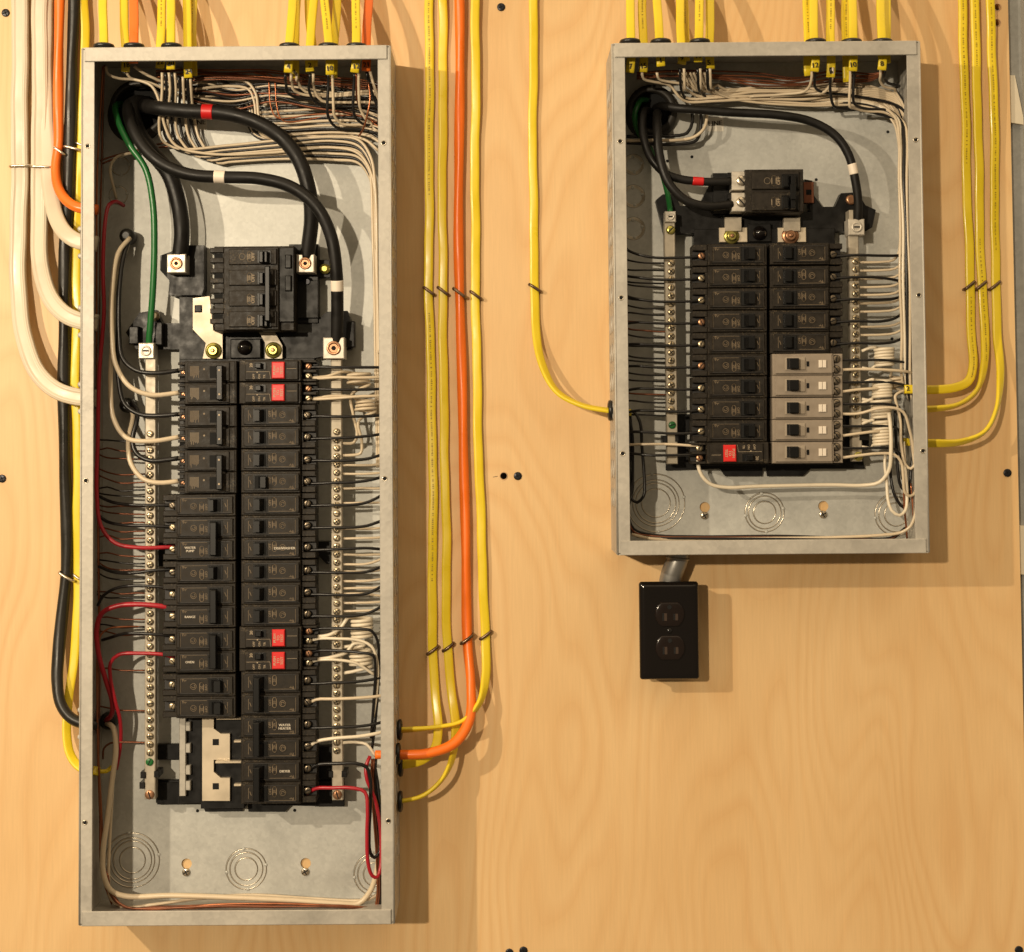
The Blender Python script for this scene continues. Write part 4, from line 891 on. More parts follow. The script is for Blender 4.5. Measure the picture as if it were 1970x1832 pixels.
for i, pts in enumerate(([(198, 128, 52), (196, 160, 46), (192, 240, 40), (187, 330, 40), (186, 500, 40), (187, 900, 38), (190, 1200, 38), (188, 1450, 36), (192, 1560, 34), (196, 1680, 30), (215, 1740, 24)],
                         [(201, 125, 50), (199, 170, 40), (196, 300, 30), (193, 420, 24), (191, 700, 24), (190, 1000, 26), (192, 1300, 30), (190, 1480, 32), (194, 1600, 28), (206, 1700, 22), (235, 1745, 18)],
                         [(278, 1206, 34), (240, 1206, 40), (208, 1210, 44), (194, 1222, 46), (188, 1250, 48), (187, 1350, 48), (189, 1450, 46), (195, 1560, 44), (198, 1640, 40), (206, 1710, 34)])):
    wire('ground_wire', ('bare copper wire running down the left wall of the tall panel, nearer its front', 'bare copper wire running down the left wall of the tall panel, nearer its back', 'bare copper wire bending from the left bar down the wall of the tall panel')[i], None, 'copper' if i != 1 else 'copperdark', 1.15, pts)
wire('ground_wire', 'short dark ground wire at the lowest screws of the left bar, tall panel', None, 'copperdark', 1.2, [(284, 1429, 36), (240, 1428, 36), (212, 1430, 34), (200, 1440, 28), (198, 1460, 20)])
mb = MB(); q = W(210, 1386, 14); mb.lathe(q+Vector((0, 0.008, 0)), (0, -1, 0), [(0, 0.0105), (0.014, 0.0105), (0.018, 0.008), (0.019, 0.006)], 14); tag(mb.build('cable_end', 'jblack'), 'black cable sheath end where the red wires of the tall panel meet', 'cable')
wire('long_wire', 'thick cream wire hanging down the left wall and along the floor of the tall panel', None, 'wwhite', 3.2, [(206, 1392, 24), (218, 1400, 34), (223, 1440, 38), (216, 1500, 40), (206, 1580, 42), (198, 1640, 44), (199, 1680, 44), (212, 1712, 42), (240, 1724, 40), (330, 1723, 38), (450, 1727, 36), (560, 1732, 34), (650, 1738, 32), (690, 1738, 30), (712, 1715, 30), (724, 1680, 30), (729, 1640, 28)], n=10)
wire('long_wire', 'thin cream wire running down and along the floor of the tall panel', None, 'wwhite', 1.9, [(219, 1470, 20), (216, 1530, 24), (211, 1620, 26), (209, 1690, 28), (214, 1730, 30), (240, 1745, 32), (290, 1741, 32), (380, 1729, 26), (480, 1722, 22), (600, 1729, 22), (700, 1732, 24), (722, 1724, 24), (736, 1710, 24)])
GB = 'bare copper wires on the floor of the tall panel'
for i in range(7):
    o = rj(3); wire('ground_wire', 'bare copper wire lying along the floor of the tall panel', GB, 'copper' if i % 2 else 'copperdark', 1.15,
        [(196+i*2, 1660+i*4, 22+i*3), (204+i*2, 1705+i*3, 24+i*3), (225+i*3, 1743+rj(2), 26+i*3), (300, 1746+rj(4), 30+i*3), (420, 1742+rj(4), 30+i*4), (540, 1742+rj(4), 30+i*4), (650, 1745+rj(3), 32+i*3), (720, 1749+rj(2), 36), (745, 1746, 34)])
wire('loose_wire', 'cream wire looping from the left knockouts at the top of the tall panel', None, 'wwhite', 1.8, [(224, 382, 8), (216, 350, 20), (212, 325, 26), (222, 304, 28), (245, 296, 24), (262, 294, 14)])
for i, (a, b) in enumerate(((210, 300), (214, 312))):
    wire('loose_wire', ('dark wire curling behind the green cable of the tall panel, shorter', 'dark wire curling behind the green cable of the tall panel, longer')[i], None, 'copperdark', 1.2, [(a-20, 310+i*6, 20), (a+10, 300+i*4, 16), (a+50, 290, 12), (b+20, 275+i*6, 12), (b+40, 278, 18)])

# ------------------------------------------------------------------ wires in the head of the tall panel
HB = 'wires bundled across the head of the tall panel'
def head(c, label, pts, r=1.75): return wire('head_wire', label, HB, c, r, pts)
WL = 'white wire bundled across the head of the tall panel'; BL = 'black wire bundled across the head of the tall panel'; CL = 'bare copper wire bundled across the head of the tall panel'
# left drops running under the feeder to the right wall
x0s = [312, 318, 325, 331, 336, 343, 352, 360, 366]
for i, x in enumerate(x0s):
    c = 'wwhite' if i % 2 == 0 else 'wblack'; lv = 262+i*5.5
    head(c, '%s wire dropping from the end of cable %s and crossing under the red-taped feeder' % ('white' if c == 'wwhite' else 'black', 'twenty-two' if i < 3 else 'twenty' if i < 6 else 'twenty-four'), [(x, 140 if i < 5 else 148, 66-i), (x+2+rj(2), 170, 58-i), (x-2+i*0.8, 205, 48-i*2), (x-6+i*2, 240, 36-i*2), (x+i*2.2, 268+rj(3), 28-i), (x+30+i*3, lv+24-i*2, 24-i), (440, lv+18-i*1.5, 22-i+rj(2)), (540, lv+8-i, 24-i), (640, lv+0+rj(2), 26-i), (690, lv+8, 28-i), (713, lv+40, 30-i*1.5), (722, lv+100, 32-i*2), (726+i*0.5, 560, 34-i*2), (729, 680, 34-i*2)])
head('wwhite', WL, [(204, 128, 62), (207, 142, 60), (228, 151, 52), (262, 154, 48), (292, 166, 48), (308, 200, 44), (318, 245, 36), (338, 280, 30), (400, 296, 26), (520, 294, 24), (640, 284, 26), (690, 296, 28), (716, 340, 30), (724, 480, 32)])
head('wwhite', WL, [(258, 128, 60), (275, 140, 56), (295, 150, 50), (315, 158, 42), (360, 156, 34), (430, 152, 30), (475, 158, 28), (492, 180, 28), (498, 225, 28), (508, 258, 26), (560, 268, 24), (640, 262, 24), (700, 268, 26), (728, 290, 28)])
head('wwhite', WL, [(243, 138, 50), (250, 150, 46), (290, 160, 40), (320, 172, 34), (370, 172, 28), (440, 166, 24), (478, 172, 22), (489, 195, 22), (494, 235, 22), (506, 262, 20), (600, 262, 18), (700, 252, 20), (735, 256, 20)])
for i in range(7):
    c = ('wwhite', 'wblack', 'wwhite', 'wblack', 'wblack', 'wwhite', 'wblack')[i]
    head(c, ('white' if c == 'wwhite' else 'black')+' wire bending down behind the red-taped feeder of the tall panel', [(330+i*6, 150, 40), (345+i*4, 172+i*3, 26-i), (380, 178+i*4+rj(2), 20-i), (440, 174+i*5, 16-i), (470-i*2, 178+i*6, 14), (482-i, 200+i*6, 14), (490-i, 238+i*3, 14), (505, 255+i*2.2, 14), (580, 252+i*2, 14+i), (660, 248+i*3, 16+i), (705, 248+i*2, 20+i), (738, 255+i*4, 22+i)], 1.6)
for i in range(6):
    y = 133+i*4; head('copperdark' if i % 3 else 'copper', CL, [(300, y+4, 34+i), (350, y+rj(3), 30+i), (430, y+2+rj(3), 26+i*2), (510, y+4+rj(4), 26+i*2), (560, y+8, 30), (620, y+12+rj(3), 26), (690, y+20, 24), (738, y+30, 24)], 1.0)
for x, yb in ((518, 222), (530, 228)): head('copper', CL, [(x-30, 140, 30), (x-4, 148, 28), (x, 170, 26), (x+2, 200, 24), (x+14, yb+4, 22), (x+90, yb-2, 20), (x+200, 218, 20)], 1.0)
CABN = {549: 'four', 560: 'four', 571: 'six', 596: 'two', 603: 'two', 632: 'ten', 640: 'ten', 681: 'twelve', 690: 'twelve', 686: 'twelve'}
drops = [(549, 'wblack', 176, 186, 190), (560, 'wwhite', 170, 180, 182), (571, 'wwhite', 160, 176, 176), (596, 'wblack', 186, 200, 206), (603, 'wwhite', 176, 194, 198), (632, 'wblack', 232, 246, 256), (640, 'wwhite', 222, 238, 244),
         (681, 'wblack', 226, 238, 246), (690, 'wwhite', 210, 232, 250), (686, 'copper', 200, 226, 240)]
for x, c, ya, yb, yc in drops:
    head(c, {'wwhite': 'white', 'wblack': 'black', 'copper': 'bare copper'}[c]+' wire dropping from the end of cable %s, tall panel' % CABN[x], [(x+rj(1), 142, 66), (x, 155, 62), (x+rj(2), ya-14, 52), (x+3, ya, 46), (x+16, yb, 38), (min(x+60, 712), yb+4+rj(2), 32), (722, yc, 32), (744, yc+8, 30)], 1.75 if c != 'copper' else 1.0)
head('wwhite', WL, [(712, 138, 58), (718, 160, 54), (726, 185, 48), (740, 215, 40)]); head('wblack', BL, [(705, 138, 56), (712, 168, 50), (722, 195, 44), (738, 225, 38)])
head('copper', CL, [(708, 158, 60), (712, 185, 58), (708, 215, 56), (698, 250, 46), (690, 262, 36)], 1.1)
for i in range(9):
    y = 196+i*7.5; c = ('wwhite', 'wblack', 'wwhite')[i % 3]
    head(c, ('white' if c == 'wwhite' else 'black')+' wire running to the right wall behind cable ends ten and twelve, tall panel', [(500+rj(8), y+6, 12+i), (560, y+4+rj(2), 14+i), (630, y+rj(2), 16+i), (690, y+2+rj(2), 18+i), (715, y+8, 20+i), (738, y+24, 22+i)], 1.6)
for i in range(3):
    x = 716+i*4.5; wire('riser_wire', "white wire running down inside the tall panel's right flange", 'white risers of the tall panel', 'wwhite', 1.7, [(690, 292-i*8, 22), (708, 310-i*6, 24), (x-2, 350, 26), (x+1, 450, 28), (x+4, 560, 28), (x+6, 690, 28), (x+10, 900, 26)])

# ------------------------------------------------------------------ wires of the short panel
SLc, SRc = "short panel's left column", "short panel's right column"
for r in range(1, 10):
    y = Y2[r]+4; b = {1: -16, 2: -6, 3: -10, 8: 4, 7: 4}.get(r, rj(3))
    wire('branch_wire', 'black wire reaching the %s breaker of the %s' % (ORD[r], SLc), None, 'wblack', 1.6, [(1350, y-1, 51), (1334, y+1, 54), (1300, y+2, 55), (1260, y+1+rj(1), 54), (1228, y-1+b*0.2, 52), (1210, y+b*0.7, 48), (1198, y+b*1.4, 42)])
GS = 'dark ground wires of the short panel left bar'
for i, y in enumerate((507, 521, 546, 553, 580, 594, 606, 622, 638, 650, 668, 690, 698, 722, 735, 760, 775, 800)):
    wire('ground_wire', "thin dark ground wire between the short panel's left bar and its side wall", GS, random.choice(('wblack', 'wblack', 'wblack', 'copperdark')), 1.1, [(1286, y, 36), (1268, y+rj(0.8), 36), (1240, y-1+rj(1), 36), (1215, y-3+rj(2), 34), (1200, y-6+rj(3), 28)])
wire('branch_wire', 'white wire reaching the red-button breaker of the short panel from the left', None, 'wwhite', 1.6, [(1352, 858, 50), (1336, 858, 54), (1290, 855, 55), (1240, 855, 52), (1212, 856, 46), (1198, 858, 40)])
wire('branch_wire', 'black wire reaching the red-button breaker of the short panel from the left', None, 'wblack', 1.6, [(1354, 880, 50), (1336, 876, 53), (1290, 876, 55), (1250, 876, 54), (1212, 872, 46), (1198, 870, 40)])
wire('loop_wire', 'black wire hanging in a long loop by the left wall of the short panel', None, 'wblack', 1.9, [(1208, 790, 34), (1220, 793, 40), (1231, 812, 44), (1235, 860, 46), (1240, 930, 46), (1238, 955, 46), (1226, 967, 44), (1214, 958, 40), (1217, 920, 36), (1216, 850, 34), (1212, 800, 30)])
for i in range(2): wire('loop_wire', ('black wire against the left wall of the short panel, nearer the loop', 'black wire against the left wall of the short panel, nearer the flange')[i], None, 'wblack', 1.7, [(1205, 792+i*8, 34), (1216-i*5, 830, 36), (1217-i*6, 900, 38), (1216-i*4, 950, 34), (1210, 970, 30)])
wire('pigtail_wire', 'long bright white wire swooping under the breakers of the short panel', None, 'wwhite2', 2.3, [(1344, 880, 46), (1343, 894, 48), (1350, 915, 48), (1368, 932, 46), (1400, 938, 44), (1450, 936, 42), (1530, 934, 42), (1600, 933, 42), (1660, 934, 44), (1692, 928, 50), (1710, 905, 56), (1714, 870, 60), (1713, 820, 60), (1710, 795, 56)], n=10)
SRG = 'white neutral wires of the short panel right bar'
for i, y in enumerate((505, 521, 537, 553, 568, 584, 600, 629, 645)):
    k = i*0.6; up = 24+i*2
    wire('neutral_wire', "thin white neutral wire curving up from the short panel's right bar", SRG, 'wwhite', 1.5, [(1650, y, 36), (1668, y, 37), (1700, y-1, 38), (1722-4*(i == 0), y-4, 39), (1736+k-8*(i == 0), y-16, 40), (1742+k-10*(i == 0), y-45, 40-i*1.2), (1738+k, y-110, 38-i*1.5), (1733+k*1.4, 340-i*3, 36-i*1.5), (1728+k*1.6, 270, 34-i*1.6), (1720+k*2, 238-i*2, 30-i*1.2), (1700, 216-i*5+rj(2), 26-i), (1650, 205-i*5.5+rj(2), 24-i), (1560, 202-i*5+rj(3), 24-i), (1460, 196-i*3+rj(3), 24-i), (1405, 188-i*2+rj(3), 28-i), (1372-i*5, 172, 38-i), (1362-i*7, 140, 54-i)])
for i, (r, b) in enumerate(((1, -3), (2, 12), (3, -14), (4, -30), (5, -20))):
    y = Y2[r]+3
    wire('branch_wire', 'black wire from the %s breaker of the %s' % (ORD[r], SRc), None, 'wblack', 1.7, [(1594, y+2, 51), (1612, y, 53), (1650, y-2, 55), (1690, y-1, 52), (1722, y+(b*0.25 if r > 2 else b*0.3), 48), (1740, y+b*0.8, 42), (1750, y+b*2.2, 34)] + ([(1750, y-120, 28), (1742, 330, 26), (1736, 262, 24), (1716, 222, 22), (1670, 205, 20), (1600, 208, 18)] if r in (3, 4) else [(1754, y+b*2.2+(-30 if b < 0 else 30), 28), (1756, y+(-100 if b < 0 else 100), 22)]))
for r in range(6, 11):
    y = Y2[r]-8; b = (4, 6, 0, 0, 0)[r-6]
    pts = [(1600, y-2, 58), (1614, y-1, 57), (1650, y, 56), (1690, y-1, 56), (1718, y+1, 52)] + ([(1742, y+b, 46), (1752, y+b*2, 36)] if r < 8 else [(1728, y+6, 48), (1735, y+22, 44), (1736, y+60, 40)])
    wire('branch_wire', 'black wire from the %s breaker of the %s' % (ORD[r], SRc), None, 'wblack', 1.55, pts)
    y = Y2[r]+12; e = (1755, y-2, 40)
    tails = {6: [(1650, y-3, 56), (1700, y-2, 58), (1740, y+1, 54), (1755, y+4, 44)], 7: [(1650, y-6, 56), (1682, y-8, 56), (1700, y-8, 50)],
             8: [(1650, y-2, 58), (1690, y-12, 66), (1720, y-13, 68), (1738, y-5, 66), (1750, y+30, 62), (1758, y+70, 58), (1761, y+92, 54), (1752, y+104, 52), (1742, y+96, 50), (1734, y+60, 50), (1732, y+10, 50), (1725, y-20, 50), (1722, y-36, 50), (1732, y-44, 48), (1742, y-47, 46)],
             9: [(1650, y-6, 56), (1682, y-10, 56), (1705, y-10, 48)], 10: [(1650, y-6, 56), (1690, y-10, 58), (1720, y-8, 58), (1733, y+5, 56), (1738, y+40, 54), (1740, y+64, 52), (1750, y+72, 50), (1761, y+64, 46), (1759, y+10, 42), (1752, y-40, 38)]}[r]
    wire('neutral_wire', 'white wire from the %s breaker of the %s' % (ORD[r], SRc), None, 'wwhite', 1.7, [(1600, y-4, 57), (1616, y-2, 56)]+tails)
for l, cx, y0, y1, t, rr, d in (('uppermost, beside the topmost taupe breaker', 1701, 668, 704, 6, 0.0105, 44), ('second, beside the middle taupe breakers', 1697, 730, 764, 6, 0.0105, 46), ('third, beside the middle taupe breakers', 1695, 768, 804, 6, 0.0108, 44), ('lowest, beside the lowest taupe breakers', 1697, 808, 856, 8, 0.0102, 46)):
    coil('tight coil of bright white wire in the short panel, %s' % l, cx, y0, y1, t, rr, d, [(1658, y0+8, 40), (1674, y0+1, 42)], [(1676, y1+6, 42), (1658, y1+4, 40)], 'wwhite2', 1.85, 0.03)
coil('small coil of white wire tucked behind the large coils of the short panel', 1726, 724, 744, 3, 0.0085, 30, [(1700, 712, 36), (1715, 715, 34)], [(1735, 752, 28), (1745, 760, 26)], 'wwhite', 1.7, 0.05)
for i, (pts, c, l) in enumerate((([(1704, 870, 44), (1702, 890, 46), (1706, 930, 48), (1708, 960, 50), (1715, 982, 52), (1730, 992, 52), (1742, 982, 50), (1745, 950, 48), (1741, 900, 46), (1738, 850, 42)], 'wwhite2', 'white wire hanging in the longest loop by the right wall of the short panel'),
    ([(1712, 875, 36), (1714, 920, 38), (1722, 955, 40), (1738, 976, 38), (1746, 968, 36), (1750, 930, 34), (1755, 880, 32)], 'wblack', 'black wire hanging in a loop by the right wall of the short panel'),
    ([(1722, 790, 40), (1724, 850, 38), (1736, 940, 36), (1756, 940, 34), (1758, 880, 32), (1748, 820, 30)], 'wblack', 'black wire hanging in the narrower loop by the right wall of the short panel'),
    ([(1734, 880, 42), (1738, 930, 42), (1740, 980, 40), (1743, 1010, 38), (1745, 1036, 34)], 'copper', 'bare copper wire dropping to the floor of the short panel, nearer the loops'),
    ([(1752, 930, 36), (1756, 975, 36), (1758, 1010, 34), (1758, 1036, 30)], 'copper', 'bare copper wire dropping to the floor of the short panel, nearer the wall'),
    ([(1760, 890, 40), (1762, 940, 42), (1761, 985, 42), (1752, 1012, 40), (1735, 1024, 36), (1690, 1030, 32), (1600, 1034, 28), (1480, 1036, 26), (1380, 1037, 26), (1300, 1038, 28), (1250, 1036, 30), (1215, 1028, 30)], 'wwhite', 'white wire running along the floor of the short panel and up its right wall'))):
    wire('loop_wire', l, None, c, 1.9 if c != 'copper' else 1.2, pts)
for i in range(3):
    wire('floor_wire', 'dark wire lying along the floor of the short panel', 'dark wires on the floor of the short panel', ('wblack', 'copperdark', 'wblack')[i], 1.4, [(1206, 985+i*12, 24), (1220, 1018+i*6, 22), (1260, 1029+i*3, 20+i*4), (1340, 1032+i*2, 20+i*5), (1500, 1031+i*3, 20+i*5), (1640, 1035+i*2, 22+i*4), (1715, 1034+i*2, 24), (1742, 1015, 26)])
H2 = 'wires bundled across the head of the short panel'
def head2(c, pts, r=1.7): return wire('head_wire', {'wwhite': 'white', 'wblack': 'black', 'copper': 'bare copper', 'copperdark': 'dull copper'}[c]+' wire bundled across the head of the short panel', H2, c, r, pts)
for i, (x, xb, c) in enumerate(((1235, 1308, 'wwhite'), (1264, 1312, 'wwhite'), (1316, 1326, 'wwhite'), (1347, 1356, 'wwhite'), (1366, 1380, 'wwhite'), (1308, 1318, 'wblack'), (1342, 1352, 'wblack'), (1360, 1372, 'wblack'))):
    lv = 196-((i % 5)*6); pre = [(x, 140, 62), (x+3, 152, 56), (x+24, 158, 48), (x+52, 164, 42)] if i < 2 else [(x, 132, 64), (x+1, 150, 58), (x+2, 170, 48)]
    head2(c, pre+[(xb, lv-8, 36-i), (xb+14, lv, 30-i), (xb+70, lv-2+rj(2), 28-i), (1460, lv-6+rj(2), 26-i), (1560, lv-4+rj(3), 26-i), (1640, 174+i*4, 26-i), (1690, 172+i*4, 26-i), (1725, 184+i*4, 26-i), (1742, 215+i*6, 28-i), (1746, 290, 28-i), (1742, 420, 26-i), (1744, 600, 24-i), (1750, 700, 22-i)])
for i in range(5):
    head2('copper' if i % 2 else 'copperdark', [(1225, 140+i*3, 40), (1290, 138+i*3+rj(3), 34+i), (1380, 138+i*4+rj(3), 30+i), (1460, 142+i*5+rj(4), 28+i), (1530, 150+i*4+rj(4), 28+i), (1600, 140+i*4+rj(4), 26+i), (1680, 142+i*3, 26+i), (1700, 138, 30)], 1.1)
for x, c, ya, yb in ((1568, 'wblack', 165, 178), (1562, 'wwhite', 165, 176), (1598, 'wblack', 170, 208), (1602, 'wwhite', 160, 176), (1643, 'wblack', 195, 208), (1636, 'wwhite', 205, 212), (1702, 'wblack', 150, 164), (1694, 'wwhite', 155, 170)):
    head2(c, [(x, 130, 68), (x, 146, 64), (x-1, ya, 54), (x+6, yb-4, 46), (x+28, yb+2, 36), (min(x+70, 1722), yb+6, 30), (1738, yb+34, 28), (1747, yb+90, 26), (1748, 420, 24), (1750, 560, 22)] if c == 'wblack' or x > 1610 else [(x, 130, 68), (x, 146, 64), (x-4, ya, 54), (x-14, yb, 44), (x-60, yb+6, 34), (x-120, yb+10, 30)])
wire('loop_wire', 'white wire curling under the arched feeder of the short panel to its left wall', None, 'wwhite', 2.0, [(1356, 206, 26), (1360, 225, 30), (1354, 248, 32), (1335, 264, 30), (1300, 270, 28), (1250, 270, 26), (1205, 271, 24)])
for i in range(2): wire('loop_wire', ('black wire curling beside the white one under the feeder of the short panel, higher', 'black wire curling beside the white one under the feeder of the short panel, lower')[i], None, 'wblack', 2.0, [(1330+i*16, 205, 22), (1332+i*17, 235, 26), (1322+i*18, 256+i*14, 26), (1290, 262+i*16, 24), (1250, 262+i*15, 22), (1205, 263+i*12, 20)])

for i in range(4):
    c = ('wwhite', 'wwhite2', 'wblack', 'wwhite')[i]; x = 1728+i*5.2
    wire('riser_wire', ('white' if c != 'wblack' else 'black')+" wire running down beside the short panel's right flange", "risers of the short panel", c, 1.7, [(1560+i*8, 196+i*3+rj(3), 20), (1640, 190+i*4+rj(2), 24), (1695, 204+i*3, 28), (x-6, 226+i*3, 40), (x+rj(2), 262+i*4, 50), (x+1+rj(2), 340, 56), (x+3+rj(2), 440, 58), (x+5+rj(2), 540, 58), (x+7, 640, 52), (x+8+rj(2), 720+i*9, 42), (x+14, 760+i*9, 26)])
for i in range(8):
    c = ('wblack', 'wwhite', 'wblack', 'copperdark')[i % 4]
    head({'wblack': 'wblack', 'wwhite': 'wwhite', 'copperdark': 'copperdark'}[c], WL if c == 'wwhite' else BL if c == 'wblack' else CL, [(340+rj(12), 160+i*4, 30), (400+rj(10), 150+i*8+rj(4), 24), (450+rj(8), 165+i*6+rj(4), 20), (520+rj(10), 160+i*5+rj(5), 24), (600+rj(10), 165+i*6+rj(4), 24), (680, 178+i*6+rj(3), 24), (736, 190+i*7, 24)], 1.4)

# ------------------------------------------------------------------ cables entering the tops of the panels
def stub_number(o, x, y, d, txt, m='ink', size=0.0085):
    mb = MB(); q = W(x, y, d); add_text(mb, txt, size, q.x, q.z, q.y, 0.12, 0.0003); mb.build('handwritten_number', m, o)
def top_cable(x_top, x_in, y_end, d, c, label, num=None, wd=10.2, pr=False, group=None):
    m = {'y': 'yellow', 'o': 'orange'}[c]
    o = flat_cable('supply_cable', label, group, m, wd if c == 'y' else 10.6, 4.8, [(x_top+(x_top-x_in)*0.5, -110, max(d-62, 4)), (x_top+(x_top-x_in)*0.3, -60, max(d-42, 6)), (x_top, 0, d-18), ((x_top+x_in)/2, 55, d-4), (x_in, 100, d), (x_in+rj(1), (100+y_end)/2, d), (x_in+rj(2), y_end, d)], 2, [(0.25, 0.72)] if pr else None)
    if num: stub_number(o, x_in, y_end-12, d+3.9, num, 'ink', 0.0085)
    return o
def bush(x, y, d, label, horiz=False, r=0.0125):
    mb = MB(); q = W(x, y, d)
    if not horiz: mb.torus((q.x, q.y, q.z), (0, 0, 1), r-0.003, 0.003, 24, 8); mb.torus((q.x, q.y, q.z-0.004), (0, 0, 1), r-0.0035, 0.0026, 24, 8)
    else: mb.torus((q.x, q.y, q.z), (1, 0, 0), r-0.0028, 0.0028, 24, 8)
    tag(mb.build('cable_bushing', 'bush'), label, 'bushing')
TT, ST = 'tall panel', 'short panel'
for a in ((199, 200, 118, 78, 'y', 'leftmost front yellow cable entering the top of the tall panel', None, 0), (238, 243, 138, 56, 'y', 'yellow cable behind the orange cable numbered inside, top of the tall panel', '18', 0),
          (257, 259, 122, 79, 'o', 'orange cable entering the top of the tall panel near its conduit hub', '19', 0), (313, 308, 132, 58, 'y', 'printed yellow cable numbered twenty-two, top of the tall panel', '22', 1),
          (329, 328, 134, 79, 'y', 'yellow cable numbered twenty, top of the tall panel', '20', 0), (359, 363, 150, 62, 'y', 'yellow cable numbered twenty-four, top of the tall panel', '24', 0), (371, 371, 146, 48, 'y', 'printed yellow cable half hidden behind cable twenty-four, top of the tall panel', None, 1),
          (563, 555, 140, 79, 'y', 'yellow cable numbered four, top of the tall panel', '4', 0), (571, 567, 151, 60, 'y', 'yellow cable numbered six behind cable four, top of the tall panel', '6', 0), (604, 596, 138, 64, 'y', 'yellow cable numbered two, top of the tall panel', '2', 0),
          (594, 602, 128, 46, 'y', 'yellow cable crossing behind cable two, top of the tall panel', None, 0), (625, 634, 144, 79, 'y', 'printed yellow cable numbered ten, top of the tall panel', '10', 1), (649, 641, 150, 58, 'y', 'yellow cable behind cable ten, top of the tall panel', None, 0),
          (684, 685, 140, 79, 'y', 'printed yellow cable numbered twelve, top of the tall panel', '12', 1), (709, 705, 137, 60, 'o', 'orange cable with red sheath mark, top right of the tall panel', '21', 0),
          (1212, 1213, 140, 78, 'y', 'yellow cable numbered seven, top of the short panel', '7', 0), (1236, 1238, 139, 60, 'y', 'printed yellow cable numbered fifteen, top of the short panel', '15', 1), (1263, 1271, 128, 79, 'y', 'yellow cable numbered one, top of the short panel', '1', 0),
          (1308, 1312, 124, 62, 'y', 'yellow cable numbered nine, top of the short panel', '9', 0), (1316, 1318, 118, 46, 'y', 'printed yellow cable behind cable nine, top of the short panel', None, 1), (1345, 1343, 120, 79, 'y', 'printed yellow cable numbered eleven, top of the short panel', '11', 1),
          (1367, 1364, 133, 60, 'y', 'yellow cable numbered five, top of the short panel', '5', 0), (1551, 1555, 146, 56, 'y', 'printed yellow cable behind cable twelve, top of the short panel', None, 1), (1564, 1568, 138, 79, 'y', 'yellow cable numbered twelve, top of the short panel', '12', 0),
          (1597, 1599, 149, 64, 'y', 'printed yellow cable numbered six, top of the short panel', '6', 1), (1627, 1628, 158, 50, 'y', 'printed yellow cable behind cable ten, top of the short panel', None, 1), (1640, 1641, 137, 79, 'y', 'yellow cable numbered ten, top of the short panel', '10', 0),
          (1695, 1697, 135, 79, 'y', 'yellow cable numbered eight, top of the short panel', '8', 0), (1706, 1704, 122, 56, 'y', 'yellow cable edge behind cable eight, top of the short panel', None, 0)):
    top_cable(*a[:6], a[6], 10.2, a[7])
for x, l in ((200, 'round the leftmost yellow cable of the tall panel'), (258, 'round the orange cable near the tall panel conduit hub'), (330, 'round yellow cable twenty of the tall panel'), (557, 'round yellow cable four of the tall panel'), (632, 'round yellow cable ten of the tall panel'), (686, 'round yellow cable twelve of the tall panel')):
    bush(x, 90, 80, 'black plastic bushing '+l)
for x, l in ((1212, 'seven'), (1271, 'one'), (1346, 'eleven'), (1569, 'twelve'), (1638, 'ten'), (1697, 'eight')): bush(x, 81.5, 80, 'black plastic bushing round yellow cable %s of the short panel' % l)

# ------------------------------------------------------------------ cables on the board
def fc(label, m, wd, th, pts, lobes=2, prints=None): return flat_cable('wall_cable', label, None, m, wd, th, pts, lobes, prints, n=48 if lobes > 2 else 24)
fc('outer broad white cable sweeping into the left side of the tall panel', 'jwhite', 20.5, 10, [(40, -60, 8), (39, 0, 8), (38, 320, 7), (36, 450, 9), (36, 560, 13), (45, 645, 20), (70, 712, 29), (108, 750, 36), (150, 764, 40), (188, 766, 40)], 3)
fc('inner broad white cable sweeping into the left side of the tall panel', 'jwhite', 20.5, 10, [(79, -60, 8), (78, 0, 8), (77, 330, 7), (75, 440, 12), (79, 515, 20), (98, 573, 30), (124, 604, 37), (152, 617, 40), (188, 622, 40)], 3)
fc('broad white cable passing behind the orange one into the tall panel', 'jwhite', 19, 9.5, [(86, -60, 6), (86, 100, 5), (90, 260, 6), (97, 360, 12), (109, 418, 22), (128, 450, 33), (152, 465, 38), (188, 470, 40)], 2)
wire('wall_cable', 'orange cable curving into the left side of the tall panel', None, 'orange', 5.9, [(117, -60, 20), (115, 0, 20), (113, 100, 19), (112, 200, 17), (112, 280, 12), (107, 320, 14), (111, 358, 22), (128, 386, 36), (152, 400, 44), (188, 404, 46)], 'cable', lump=0.07, lumpk=45, n=14)
wire('wall_cable', 'thick black cable hanging beside the tall panel and curving into it low down', None, 'jblack', 7.0, [(144, -60, 16), (143, 0, 16), (139, 100, 14), (137, 200, 12), (133, 300, 9), (131, 400, 11), (125, 480, 13), (123, 560, 12), (124, 650, 11), (122, 750, 11), (125, 900, 10), (128, 1000, 10), (127, 1105, 9), (120, 1180, 12), (113, 1250, 18), (110, 1310, 25), (117, 1355, 33), (136, 1381, 39), (158, 1391, 42), (190, 1394, 42)], 'cable', lump=0.07, lumpk=40, n=16)
fc('long yellow cable slipping behind the left edge of the tall panel', 'yellow', 10.5, 5, [(161, -60, 12, 10), (162, 0, 12, 20), (164, 60, 11, 10), (161, 150, 10, 0), (157, 280, 6, 0), (152, 400, 8, 20), (148, 500, 8, 0), (147, 620, 8, 0), (144, 720, 8, 10), (148, 800, 8, 0), (149, 1000, 8, 0), (150, 1110, 6, 0), (147, 1200, 9, 0), (141, 1290, 13, 0), (132, 1350, 16, 10), (128, 1410, 24, 30), (136, 1455, 34, 40), (156, 1478, 40, 40), (190, 1484, 42, 30)])
